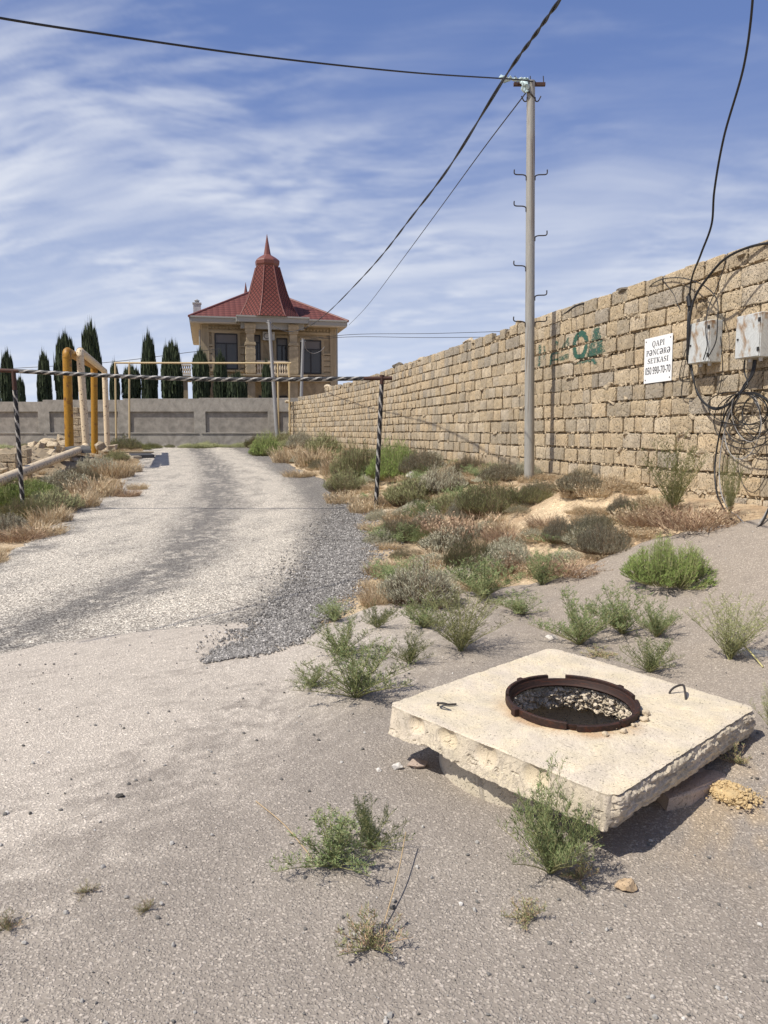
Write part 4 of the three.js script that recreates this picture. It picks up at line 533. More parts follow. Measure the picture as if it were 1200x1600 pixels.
  single('slack_service_wire', 'grey slack wire sagging from the thin far pole to the right house window', 'wire', tube([P(475, 531, 48), P(478, 545, 48.3), P(488, 552, 48.8), P(500, 549, 49.5), P(507, 542, 50.3)], 0.014, 40, 5), M.cableGrey);
}
for (const [t, b, D, r, label] of [[[420.5, 501], [433, 668], 42, 0.105, 'leaning grey pole in front of the house portico'], [[473.5, 530], [469.5, 640], 47.6, 0.10, 'thin grey pole before the right window of the house']]) {
  const B = P(b[0], b[1], D), T = P(t[0], t[1], D), o = thing('leaning_pole', label, 'pole', B); part(o, 'shaft', rod(V(0, -0.6, 0), T.clone().sub(B), r * 1.05, r * 0.8, 12), M.galv); part(o, 'insulator', merge([rod(T.clone().sub(B).add(V(-0.16, -0.12, 0)), T.clone().sub(B).add(V(0.16, -0.12, 0)), 0.025), new THREE.CylinderGeometry(r * 0.95, r * 0.95, 0.05, 12).translate(T.x - B.x, T.y - B.y, 0)]), M.cableGrey);
}
// ---------------------------------------------------------------- height barrier across the road, wrapped in striped tape
{
  const D = 14.5, q = (x, y, d = D) => P(x, y, d), o = thing('height_barrier', 'height barrier over the road wrapped in black and white tape', 'barrier', (() => { const p = q(300, 800); p.y = H(p.x, D); return p; })()), L = (v) => v.sub(o.position);
  const tapeUV = (g, len, r) => { const uv = g.attributes.uv; for (let i = 0; i < uv.count; i++) { const u = uv.getX(i), v = uv.getY(i); uv.setXY(i, u * len * 1.05, v * 1); } return g; };
  const pts = [[30, 580], [110, 584], [200, 588.5], [300, 592], [400, 593], [480, 592.5], [568, 591.5]].map(([x, y]) => L(q(x, y)));
  part(o, 'taped_bar', tapeUV(tube(pts, 0.039, 90, 12), 6.5), M.tape);
  part(o, 'bar_end', rod(L(q(566, 591.5)), L(q(613, 591)), 0.037), M.rust); part(o, 'bar_end', rod(L(q(-130, 573)), L(q(32, 580)), 0.037), M.rust);
  const post = (a, b, hideTop) => { const A = L(q(...a)), B = L(q(...b)); B.y -= 0.35; const m = A.clone().lerp(B, hideTop); const p = part(o, 'taped_post', tapeUV(tube([m, m.clone().lerp(B, 0.5), B], 0.042, 30, 12), 2.6), M.tape); part(p, 'rusty_top', rod(A, m, 0.04), M.rust); };
  post([597, 586], [586, 800], 0.06); post([21, 579], [37, 800], 0.12);
}
// ---------------------------------------------------------------- big gas pipes bent into upright frames on the left
function pipeRun(o, name, pts, r, m) { // straight runs with short mitred elbows and a weld collar at each bend
  const w = pts.map((p) => p.clone().sub(o.position)), c = new THREE.CurvePath(), e = r * 1.3; let a = w[0];
  for (let i = 1; i < w.length - 1; i++) { const u = w[i].clone().sub(w[i - 1]).normalize(), v = w[i + 1].clone().sub(w[i]).normalize(), s = w[i].clone().addScaledVector(u, -e), t = w[i].clone().addScaledVector(v, e); c.add(new THREE.LineCurve3(a, s)); c.add(new THREE.QuadraticBezierCurve3(s, w[i].clone(), t)); a = t; }
  c.add(new THREE.LineCurve3(a, w[w.length - 1])); const g = new THREE.TubeGeometry(c, 150, r, 16); const uv = g.attributes.uv; for (let i = 0; i < uv.count; i++) uv.setXY(i, uv.getX(i) * c.getLength(), uv.getY(i) * r * 6.28);
  const p = part(o, name, g, m); for (let i = 1; i < w.length - 1; i++) for (const q of [-1, 1]) { const d = (q < 0 ? w[i - 1] : w[i + 1]).clone().sub(w[i]).normalize(), k = w[i].clone().addScaledVector(d, e * 1.1); part(p, 'weld', rod(k.clone().addScaledVector(d, -0.015), k.clone().addScaledVector(d, 0.015), r * 1.06, r * 1.06, 16), m); }
  return p;
}
{
  const y0 = P(107, 705, 26), o = thing('yellow_gas_pipe', 'thick yellow gas pipe bent into a tall frame beside the cream one', 'gas pipe', y0);
  pipeRun(o, 'pipe', [P(109, 716, 26), P(104.5, 549, 26), P(147, 572, 34), P(148, 712, 34)], 0.143, M.yellow);
  const c0 = P(135, 700, 27), c = thing('cream_gas_pipe', 'chipped cream gas pipe frame whose lower run lies along the verge', 'gas pipe', c0);
  pipeRun(c, 'pipe', [P(-90, 786, 14.2), P(0, 751, 17), P(135, 699, 27), P(124.5, 548, 27), P(163.5, 580, 36), P(168.5, 712, 36)], 0.126, M.cream);
  const D = 42, t = thing('thin_gas_pipe', 'thin ochre gas pipe carried on slim legs above the far road end', 'gas pipe', (() => { const p = P(300, 700, D); p.y = H(p.x, D); return p; })());
  const q = (x, y) => P(x, y, D).sub(t.position); part(t, 'pipe', merge([rod(q(178.5, 567), q(455, 567.5), 0.05), rod(q(449, 567), q(452, 586), 0.04)]), M.thinPipe);
  for (const [x, x2] of [[180, 182], [202, 202.5], [434, 436], [452, 453]]) { const b = q(x2, 720); b.y = Math.min(b.y, H(t.position.x, D) - t.position.y); part(t, 'leg', rod(q(x, 567), b, 0.05), M.thinPipe); }
}
// ---------------------------------------------------------------- rubble, stub walls and loose things along the verges
function pier(px, py, D, w, rows, label) { // a stub of block wall
  const p = P(px, py, D); p.y = H(p.x, D) - 0.12; const o = thing('block_pier', label, 'stone pier', p, 0.15), R = rng(px * 7);
  for (let r = 0; r < rows; r++) { const n = r % 2 ? 1 : 2; for (let k = 0; k < n; k++) part(o, 'block', rough(metres(new RoundedBoxGeometry(w / n - 0.015, 0.21, 0.42, 2, 0.02)), 0.02, 5, r * 3 + k).translate((k - (n - 1) / 2) * w / n + (R() - 0.5) * 0.03, 0.12 + r * 0.225, (R() - 0.5) * 0.04), M.lime[(r + k * 2) % 5]); }
}
pier(127, 705, 30, 0.55, 9, 'pier of stacked limestone blocks between the yellow and cream pipes');
pier(15, 735, 19, 0.42, 4, 'short stub of stacked blocks left of the rubble by the left barrier post'); pier(38, 728, 20.5, 0.3, 4, 'narrow stub of stacked blocks just right of the left barrier post');
{
  const R = rng(52); let i = 0;
  for (const [x, y, w, h, D, tilt] of [[75, 692, 26, 14, 27, 0.1], [62, 706, 24, 14, 25.5, 0.5], [84, 700, 22, 12, 26.5, -0.4], [98, 697, 24, 15, 27.5, 0.3], [95, 706, 15, 18, 25, 0], [78, 712, 24, 14, 24.5, 0.2], [66, 716, 22, 14, 24, -0.3], [55, 700, 22, 12, 26.5, -0.2], [97, 688, 18, 12, 28.5, 0.2], [50, 715, 20, 12, 23.5, 0.4], [106, 711, 20, 10, 25, 0.1], [88, 717, 18, 10, 23.5, -0.2], [70, 724, 20, 9, 22.5, 0.1], [158, 697, 14, 10, 32, 0.3], [48, 729, 18, 9, 21, 0.2], [114, 718, 16, 7, 24.5, 0.1], [3, 738, 18, 12, 18.5, 0.2], [176, 700, 18, 6, 35, 0.1], [165, 706, 14, 5, 33, 0]]) {
    const p = P(x, y, D), k = D / 1200, g = i % 3 ? rough(metres(new RoundedBoxGeometry(w * k, h * k, w * k * 0.7, 3, 0.03)), 0.10, 2.4, i * 5) : stoneGeo(i + 60, w * k * 1.15, h * k * 1.2, w * k);
    const o = single('rubble_block', 'broken limestone block in the rubble heap beside the yellow gas pipe', 'rubble block', g, M.lime[i % 5], 'limestone rubble heap on the left verge'); p.y -= h * k / 2; o.position.copy(p); o.rotation.set(tilt * 0.6, R() * 3, tilt); i++;
  }
  // rubble bank below the blocks
  const g = new THREE.PlaneGeometry(1, 1, 40, 30).rotateX(-Math.PI / 2), p = g.attributes.position; for (let k = 0; k < p.count; k++) { const x = p.getX(k), z = p.getZ(k), e = Math.max(0, 1 - 4 * (x * x + z * z)); const X = -10.8 + x * 5, D = 25 - z * 9; p.setXYZ(k, X, H(X, D) - 0.1 + 0.62 * e * (0.8 + 0.5 * fbm2(X * 1.6, D * 1.6, 4)), -D); } g.computeVertexNormals();
  single('rubble_bank', 'low bank of crushed stone under the rubble heap on the left', 'rubble', g, mat({ color: rgb(0.42, 0.34, 0.235), map: T_lime, bumpMap: T_limeB, bumpScale: 0.05 }));
  single('roof_sheet', 'dark curved sheet lying on the rubble against the cream pipe', 'sheet', rough(new THREE.CylinderGeometry(0.22, 0.22, 1.1, 14, 6, true, 0, Math.PI).rotateZ(Math.PI / 2).rotateY(0.5).translate(...P(113, 708, 25.6).toArray()), 0.04, 3), mat({ color: rgb(0.10, 0.095, 0.09), side: THREE.DoubleSide }));
  // dark metal trough lying at the road edge, bottom left of the far wall
  const t = P(221, 712, 34); t.y = H(t.x, 34); const o = thing('road_trough', 'dark slab with pale edge lying beside the road near the far wall', 'slab', t, 0.35); part(o, 'slab', box(0.95, 0.16, 2.6, 0, 0.05, 0, 0.02), mat({ color: rgb(0.05, 0.05, 0.055) })); part(o, 'pale_edge', box(1.5, 0.07, 0.28, -0.15, 0.17, -1.35, 0.015), M.house2);
  single('road_slab', 'pale kerb stone beside the dark slab near the far wall', 'stone', box(0.35, 0.14, 2.2, 0, 0, 0, 0.02).rotateY(0.5).translate(...P(207, 714, 33).toArray()), M.concDark);
}
// stones on the right bank and crumbs about the slab: [px, py, width, height px, label, material]
for (const [x, y, w, h, label, m] of [[450, 679, 34, 15, 'large pale slab leaning in the weeds below the wall far end', 2], [477, 714, 15, 10, 'white stone in the dry grass beside the far road', 'w'], [505, 694, 12, 8, 'small pale stone in the weeds under the far wall', 'w'], [645, 748, 17, 13, 'grey-white stone on the weedy bank right of the barrier post', 'w'], [612, 806, 26, 12, 'low pale stone at the foot of the right barrier post', 2], [633, 812, 16, 10, 'pale stone between the grey bushes on the bank', 2], [595, 782, 24, 10, 'yellowish stone beside the right barrier post foot', 4], [862, 1002, 18, 13, 'pale grey stone behind the far corner of the manhole slab', 'w'], [722, 738, 22, 11, 'dark stone on the bank left of the metal pole', 5]]) {
  const p = G(x, y), k = -p.z / 1200; single('bank_stone', label, 'stone', stoneGeo(x, w * k * 1.25, h * k * 1.3, w * k).translate(p.x, p.y + h * k * 0.35, p.z), m === 'w' ? mat({ color: rgb(0.68, 0.65, 0.6), map: T_conc }) : M.lime[m]);
}
for (const [x, y, w, h, label, c] of [[621, 1204, 16, 12, 'white lump of mortar left of the manhole slab shadow', [0.8, 0.78, 0.74]], [592, 1210, 9, 7, 'tiny white chip beside the mortar lump left of the slab', [0.74, 0.72, 0.68]], [652, 1200, 34, 13, 'pinkish flat stone in the shade under the slab left corner', [0.48, 0.39, 0.33]], [981, 1391, 34, 20, 'crumbling tan clod on the asphalt in front of the slab', [0.52, 0.39, 0.25]], [189, 1251, 14, 6, 'dark flat crumb of tar on the asphalt at the left', [0.06, 0.055, 0.05]], [1158, 1246, 22, 15, 'brown crumbly lump at the edge of the yellow heap', [0.50, 0.40, 0.26]]]) {
  const p = G(x, y + h * 0.4), k = -p.z / 1200; single('stone_chip', label, 'stone chip', stoneGeo(x + 3, w * k * 1.2, h * k * 1.25, w * k * 0.8, 0.35).translate(p.x, p.y + 0.024 + h * k * 0.3, p.z), mat({ color: rgb(...c), map: T_conc, bumpMap: T_concB, bumpScale: 0.006 }));
}
// the dark sunken tar spots at the seam
// ---------------------------------------------------------------- manhole: concrete slab on a well shaft
{
  const quad = [[603, 1100, 0.311], [960, 1248, 0.276], [1185, 1105, 0.296], [861, 1010, 0.330]].map(([x, y, h]) => { let lo = 1, hi = 9; for (let i = 0; i < 40; i++) { const m = (lo + hi) / 2; if (P(x, y, m).y > h) lo = m; else hi = m; } return P(x, y, lo); }); // left, front, right, back
  const cen = quad.reduce((a, v) => a.add(v), V(0, 0, 0)).multiplyScalar(0.25), TH = 0.135;
  const o = thing('manhole_slab', 'square worn concrete manhole slab raised above the asphalt on its well', 'manhole', V(cen.x, cen.y - TH, cen.z)), L = quad.map((v) => v.clone().sub(o.position));
  const bil = (s, t) => L[0].clone().multiplyScalar((1 - s) * (1 - t)).addScaledVector(L[1], s * (1 - t)).addScaledVector(L[2], s * t).addScaledVector(L[3], (1 - s) * t);   // s: left->front, t: left->back
  const inv = (v) => { let s = 0.5, t = 0.5; for (let i = 0; i < 12; i++) { const p = bil(s, t), ds = bil(s + 1e-4, t).sub(p).multiplyScalar(1e4), dt = bil(s, t + 1e-4).sub(p).multiplyScalar(1e4), rx = v.x - p.x, rz = v.z - p.z, det = ds.x * dt.z - dt.x * ds.z; s += (rx * dt.z - dt.x * rz) / det; t += (ds.x * rz - rx * ds.z) / det; } return [s, t]; };
  // hole under the pixel of the ring's middle
  const hc = (() => { let lo = 1, hi = 9; for (let i = 0; i < 40; i++) { const m = (lo + hi) / 2; if (P(893, 1098, m).y > 0.315) lo = m; else hi = m; } return P(893, 1098, lo).sub(o.position); })();
  const RH = 0.292, topY = (x, z) => { const [s, t] = inv(V(x, 0, z)); return bil(clamp(s, 0, 1), clamp(t, 0, 1)).y + 0.0035 * fbm2(x * 5, z * 5, 3) + 0.0012 * n2(x * 40, z * 40); };
  // outline at angle th from the hole centre
  const N = 720, out = [];
  for (let i = 0; i < N; i++) {
    const th = i / N * TAU, d = V(Math.cos(th), 0, Math.sin(th)); let best = null;
    for (let e = 0; e < 4; e++) { const a = L[e], b = L[(e + 1) % 4], ex = b.x - a.x, ez = b.z - a.z, den = d.x * ez - d.z * ex, ax = a.x - hc.x, az = a.z - hc.z, r = (ax * ez - az * ex) / den, u = (ax * d.z - az * d.x) / den; if (r > 0 && u >= -1e-6 && u <= 1 + 1e-6) { best = { r, u, e, n: V(ez, 0, -ex).normalize() }; } }
    if (best.n.dot(d) < 0) best.n.negate(); const cut = 0.028 * Math.exp(-((Math.min(best.u, 1 - best.u) / 0.018) ** 2)); best.p = V(hc.x + d.x * (best.r - cut), 0, hc.z + d.z * (best.r - cut)); out.push(best);
  }
  const pos = [], col = [], uv = [], idx = [], rows = [];
  const addRow = (f) => { const st = pos.length / 3; for (let i = 0; i < N; i++) { const [x, y, z, c] = f(out[i], i / N * TAU, i); pos.push(x, y, z); col.push(...c); uv.push(x, z); } rows.push(st); };
  const topCol = (x, z) => { const f = fbm2(x * 4, z * 4 + 3, 4), g = fbm2(x * 24, z * 24, 3), r = Math.hypot(x - hc.x, z - hc.z), th = Math.atan2(z - hc.z, x - hc.x); let c = [1.0 + 0.10 * f + 0.06 * g, 0.985 + 0.09 * f + 0.06 * g, 0.95 + 0.06 * f + 0.06 * g]; const st = (1 - ss(r + 0.05 * f, 0.31, 0.40)) * ss(Math.sin(th - 0.4) + 0.35 * f + 0.3 * g, -0.2, 0.9); c = mix3(c, [0.80, 0.56, 0.34], 0.75 * st); return mix3(c, [1.10, 1.06, 0.95], 0.6 * ss(f + 0.5 * g, 0.0, 0.5)); };
  const NT = 26;
  for (let j = 0; j <= NT; j++) addRow((q, th) => { const u = j / NT, r0 = RH + 0.006 * n2(Math.cos(th) * 4, Math.sin(th) * 4), x = lerp(hc.x + r0 * Math.cos(th), q.p.x, u), z = lerp(hc.z + r0 * Math.sin(th), q.p.z, u), edge = u > 0.999 ? 0.004 + 0.006 * Math.max(0, fbm2(x * 16, z * 16, 3)) : 0; const inn = q.n.clone().multiplyScalar(-edge * 1.3); return [x + inn.x, topY(x, z) - edge * (u > 0.999 ? 0.4 : 0), z + inn.z, topCol(x, z)]; });
  // sides: e 0 = left to front edge (dimpled, overhanging lip), e 1 = front to right, others plain
  const dim = [[0.165, 0.058], [0.325, 0.062], [0.505, 0.066], [0.715, 0.07]], NS = 20, e0 = Math.hypot(L[1].x - L[0].x, L[1].z - L[0].z);
  for (let j = 0; j <= NS; j++) addRow((q) => {
    const v = j / NS, lip = 1 - 0.10 * Math.max(0, fbm2(q.p.x * 5 + 2, q.p.z * 5, 3)) - (q.e === 0 ? 0.20 * Math.exp(-(((q.u - 0.26) / 0.10) ** 2)) : 0), y = topY(q.p.x, q.p.z) - 0.008 - v * (TH - 0.008) * lip; let d = 0.0022 * fbm3(q.p.x * 8, y * 10, q.p.z * 8, 4), c = mix3([0.95, 0.93, 0.90], [0.80, 0.79, 0.77], ss(fbm3(q.p.x * 6, y * 9, q.p.z * 6 + 4, 4), 0.05, 0.5));
    if (q.e === 0) { d += 0.022 * v - 0.006; for (const [u, r] of dim) { const dx = (q.u - u) * e0, dy = v * TH - 0.040, rr = Math.hypot(dx, dy * 1.15) / r; if (rr < 1) { d -= 0.022 * (1 - rr * rr); c = mix3(c, [1.0, 0.96, 0.87], ss(1 - rr, 0.0, 0.3)); } } d += 0.010 * ss(v, 0.88, 1) * (0.3 + 0.8 * fbm2(q.u * 26, 3, 3)); const ch = fbm2(q.u * 11, v * 2.2 + 5, 3); if (ch > 0.46 && v > 0.4) { d -= 0.006 * ss(ch, 0.38, 0.5); c = mix3(c, [0.8, 0.79, 0.77], 0.6); } }
    if (q.e === 1) { const lay = fbm2(q.u * 5, v * 4, 3); d += 0.009 * ss(lay, -0.05, 0.05) - 0.026 * ss(v, 0.6, 1) + 0.005 * fbm2(q.u * 26, v * 9, 3) - 0.022 * (1 - Math.sqrt(1 - (1 - Math.min(1, v / 0.22)) ** 2)) - (Math.abs(v - 0.34 - 0.06 * fbm2(q.u * 6, 9, 2)) < 0.03 ? 0.006 : 0); c = mix3([0.88, 0.86, 0.83], [1.0, 0.96, 0.89], ss(fbm2(q.u * 12 + 4, v * 5, 3), 0.2, 0.4)); }
    return [q.p.x + q.n.x * d, y, q.p.z + q.n.z * d, c];
  });
  for (const k of [0.9, 0.45, 0]) addRow((q, th) => { const x = lerp(hc.x + 0.326 * Math.cos(th), q.p.x, k), z = lerp(hc.z + 0.326 * Math.sin(th), q.p.z, k); return [x, topY(x, z) - TH + 0.010 * fbm2(x * 8, z * 8, 3) + 0.002, z, [0.9, 0.88, 0.85]]; });
  for (let r = 0; r < rows.length - 1; r++) for (let i = 0; i < N; i++) { const a = rows[r] + i, b = rows[r] + (i + 1) % N, c = rows[r + 1] + i, d = rows[r + 1] + (i + 1) % N; idx.push(a, b, d, a, d, c); }
  const g = new THREE.BufferGeometry(); g.setAttribute('position', new THREE.Float32BufferAttribute(pos, 3)); g.setAttribute('color', new THREE.Float32BufferAttribute(col, 3)); g.setAttribute('uv', new THREE.Float32BufferAttribute(uv, 2)); g.setIndex(idx); g.computeVertexNormals();
  { const p = g.attributes.position, n = g.attributes.normal, u = g.attributes.uv; for (let i = rows[NT + 1]; i < rows[NT + 1 + NS] + N; i++) u.setXY(i, Math.abs(n.getX(i)) > Math.abs(n.getZ(i)) ? p.getZ(i) : p.getX(i), p.getY(i)); }
  M.conc.side = THREE.DoubleSide; part(o, 'slab', toCreasedNormals(g, 0.62), M.conc);
  // rough broken throat of the hole
  const tg = new THREE.CylinderGeometry(1, 1, 1, 280, 40, true), tp = tg.attributes.position; for (let i = 0; i < tp.count; i++) { const th = Math.atan2(tp.getZ(i), tp.getX(i)), v = 0.5 - tp.getY(i), jag = v > 0.97 ? 0.02 * fbm2(Math.cos(th) * 5, Math.sin(th) * 5, 3) : 0, r = 0.300 + 0.026 * fbm3(Math.cos(th) * 5, v * 3, Math.sin(th) * 5, 3) - 0.030 * Math.abs(fbm3(Math.cos(th) * 13, v * 5, Math.sin(th) * 13, 4)) + 0.022 * v; tp.setXYZ(i, hc.x + r * Math.cos(th), hc.y - 0.012 - v * 0.125 + jag, hc.z + r * Math.sin(th)); } tg.computeVertexNormals();
  const throat = part(o, 'throat', tg.toNonIndexed(), mat({ color: rgb(0.68, 0.60, 0.49), map: T_conc, bumpMap: T_concB, bumpScale: 0.02, side: THREE.DoubleSide })); throat.geometry.computeVertexNormals();
  { const R = rng(23), st = []; for (let i = 0; i < 420; i++) { const th = R() * TAU, v = R(), s = 0.006 + 0.013 * R() ** 1.6, r = 0.290 + 0.022 * v + 0.012 * R(); st.push(stoneGeo(i % 17, s * 2.1, s * 1.5, s * 2).rotateY(R() * 6).rotateX(R() * 3).translate(hc.x + r * Math.cos(th), hc.y - 0.03 - v * 0.10, hc.z + r * Math.sin(th))); } part(throat, 'rubble_stones', mergeGeometries(st), mat({ color: rgb(0.74, 0.66, 0.54), map: T_conc }), 'stuff'); }
  // iron frame: an inner seat ring and a notched upstand in four lengths
  const ring = part(o, 'iron_ring', new THREE.LatheGeometry([[0.296, 0.010], [0.296, -0.026], [0.274, -0.026], [0.274, -0.016], [0.287, -0.014], [0.287, 0.010], [0.296, 0.010]].map((q) => new THREE.Vector2(...q)), 120), M.iron); const tilt = new THREE.Vector3(-(topY(hc.x + 0.3, hc.z) - topY(hc.x - 0.3, hc.z)) / 0.6, 1, -(topY(hc.x, hc.z + 0.3) - topY(hc.x, hc.z - 0.3)) / 0.6).normalize(); ring.position.set(hc.x, hc.y + 0.004, hc.z); ring.quaternion.setFromUnitVectors(V(0, 1, 0), tilt);
  const arc = (a, b, h, r0, r1) => { const s = new THREE.Shape(), n = 40; for (let i = 0; i <= n; i++) { const t = lerp(a, b, i / n); s[i ? 'lineTo' : 'moveTo'](r1 * Math.cos(t), r1 * Math.sin(t)); } for (let i = n; i >= 0; i--) { const t = lerp(a, b, i / n); s.lineTo(r0 * Math.cos(t), r0 * Math.sin(t)); } return new THREE.ExtrudeGeometry(s, { depth: h, bevelEnabled: true, bevelSize: 0.002, bevelThickness: 0.002, bevelSegments: 1 }).rotateX(-Math.PI / 2).translate(0, -0.012, 0); };
  const rad = (d) => d * Math.PI / 180;   // 0 = right, 90 = away, seen from above
  for (const [a, b, h] of [[100, 172, 0.036], [5, 82, 0.036], [-58, -2, 0.029], [-99, -61, 0.022], [177, 252, 0.031]]) part(ring, 'upstand', arc(rad(a), rad(b), h, 0.297, 0.309), M.iron);
  for (const d of [30, 128, 205]) part(ring, 'lug', box(0.035, 0.034, 0.03, 0, 0, 0, 0.004).rotateY(rad(d)).translate(0.318 * Math.cos(rad(d)), 0.006, -0.318 * Math.sin(rad(d))), M.iron);
  { const R = rng(3); for (let i = 0; i < 9; i++) { const t = rad(-85 + 75 * R()), r = 0.322 + 0.03 * R(), x = hc.x + r * Math.cos(t), z = hc.z - r * Math.sin(t), s = 0.008 + 0.014 * R(); part(o, 'loose_crumb', stoneGeo(i + 200, s * 2.2, s * 1.6, s * 2).translate(x, topY(x, z) + s * 0.5, z), M.lime[2]); } }
  // bent rebar lifting eyes
  const onTop = (px, py, dy = 0) => { let lo = 1, hi = 9; for (let i = 0; i < 40; i++) { const m = (lo + hi) / 2; if (P(px, py, m).y > 0.303) lo = m; else hi = m; } const p = P(px, py, lo).sub(o.position); p.y = topY(p.x, p.z) + dy; return p; };
  part(o, 'lifting_eye', tube([onTop(683, 1104, -0.01), onTop(686, 1106, 0.016), onTop(697, 1112, 0.035), onTop(684, 1110, 0.03), onTop(690, 1104.5, 0.012), onTop(701, 1105, 0.01), onTop(713, 1104, 0.008)], 0.0048, 60, 8), M.rebar);
  part(o, 'lifting_eye', tube([onTop(1046, 1084, -0.01), onTop(1047, 1084, 0.010), onTop(1054, 1083, 0.032), onTop(1066, 1083, 0.044), onTop(1070, 1089, 0.028), onTop(1072, 1093, -0.01)], 0.0055, 50, 8), M.rebar);
  // well shaft under it
  const hx = hc.x + o.position.x, hz = hc.z + o.position.z, bot = o.position.y + 0.012;
  const w = thing('well_shaft', 'round concrete well shaft carrying the manhole slab, dark inside', 'well', V(WELL[0], 0, -WELL[1]));
  const R1 = 0.515, sg = new THREE.LatheGeometry([[R1, -1.2], [R1 + 0.01, -0.05], [R1 + 0.004, 0.02], [R1, bot - 0.02], [R1 - 0.02, bot - 0.004], [0.46, bot - 0.004], [0.46, -1.2]].map((q) => new THREE.Vector2(...q)), 120); const sp = sg.attributes.position; for (let i = 0; i < sp.count; i++) { const x = sp.getX(i), y = sp.getY(i), z = sp.getZ(i), k = 1 + 0.012 * fbm3(x * 4, y * 6, z * 4, 4); sp.setXYZ(i, x * k, y, z * k); } sg.computeVertexNormals();
  part(w, 'concrete_ring', metres(sg), mat({ color: rgb(0.60, 0.545, 0.455), map: T_conc, bumpMap: T_concB, bumpScale: 0.008, side: THREE.DoubleSide }));
  part(w, 'pit', new THREE.LatheGeometry([[0.0, -3.2], [0.5, -3.2], [0.5, -1.1]].map((q) => new THREE.Vector2(...q)), 48), mat({ color: rgb(0.05, 0.045, 0.04), side: THREE.DoubleSide }));
  // broken collar and the crumbled yellow heap against its right side
  const c0 = G(1072, 1262), cf = [[1030, 1268], [1042, 1282], [1075, 1273], [1100, 1256], [1128, 1234], [1150, 1205], [1128, 1202], [1085, 1216]].map(([x, y]) => G(x, y - 8));
  const sh = new THREE.Shape(cf.map((p) => new THREE.Vector2(p.x - c0.x, -(p.z - c0.z)))), cg = new THREE.ExtrudeGeometry(sh, { depth: 0.055, bevelEnabled: true, bevelSize: 0.008, bevelThickness: 0.008, bevelSegments: 2, curveSegments: 4 }).rotateX(-Math.PI / 2).translate(c0.x, c0.y + 0.008, c0.z);
  single('collar_fragment', 'flat pinkish broken concrete piece under the right side of the slab', 'concrete piece', rough(metres(cg), 0.016, 9, 4), mat({ color: rgb(0.58, 0.47, 0.39), map: T_conc, bumpMap: T_concB, bumpScale: 0.008 }));
  const R = rng(71), hp = G(1140, 1248), heap = []; for (let i = 0; i < 1300; i++) { const t = R() * TAU, r = R() ** 0.7, x = (0.10 + 0.05 * R() ** 4) * r * Math.cos(t), z = -(0.11 + 0.05 * R() ** 4) * r * Math.sin(t) + 0.03 * Math.cos(t) * r, s = 0.002 + 0.007 * R() ** 3; heap.push(stoneGeo(i % 13, s * 2.2, s * 1.8, s * 2).translate(hp.x + x, hp.y + 0.024 + 0.035 * (1 - r * r) * (0.6 + 0.4 * R()), hp.z + z)); }
  const core = rough(new THREE.SphereGeometry(1, 24, 12).scale(0.075, 0.034, 0.085).translate(hp.x, hp.y + 0.02, hp.z), 0.02, 14, 2); heap.push(metres(core));
  single('mortar_heap', 'crumbled yellow mortar heap at the right side of the manhole slab', 'mortar heap', mergeGeometries(heap), mat({ color: rgb(0.84, 0.69, 0.43), map: T_soil }));
}
// clear plastic bottle crushed beside the pale stalked weed at the right
{
  const p = G(1180, 1030), o = thing('plastic_bottle', 'crushed clear plastic bottle lying beside the weed at the right edge', 'plastic bottle', p.add(V(0, 0.035, 0)), -0.5);
  part(o, 'bottle', rough(new THREE.LatheGeometry([[0.0, -0.09], [0.03, -0.09], [0.036, -0.08], [0.033, -0.03], [0.036, 0.0], [0.034, 0.04], [0.02, 0.075], [0.012, 0.085], [0.012, 0.1]].map((q) => new THREE.Vector2(...q)), 24).rotateZ(Math.PI / 2 - 0.1), 0.02, 14, 5), new THREE.MeshPhysicalMaterial({ color: rgb(0.9, 0.92, 0.93), roughness: 0.12, transmission: 0.9, thickness: 0, ior: 1.4, side: THREE.DoubleSide }));
  part(o, 'cap', new THREE.CylinderGeometry(0.015, 0.015, 0.018, 16).rotateZ(Math.PI / 2).translate(-0.1, -0.01, 0), M.white);
}
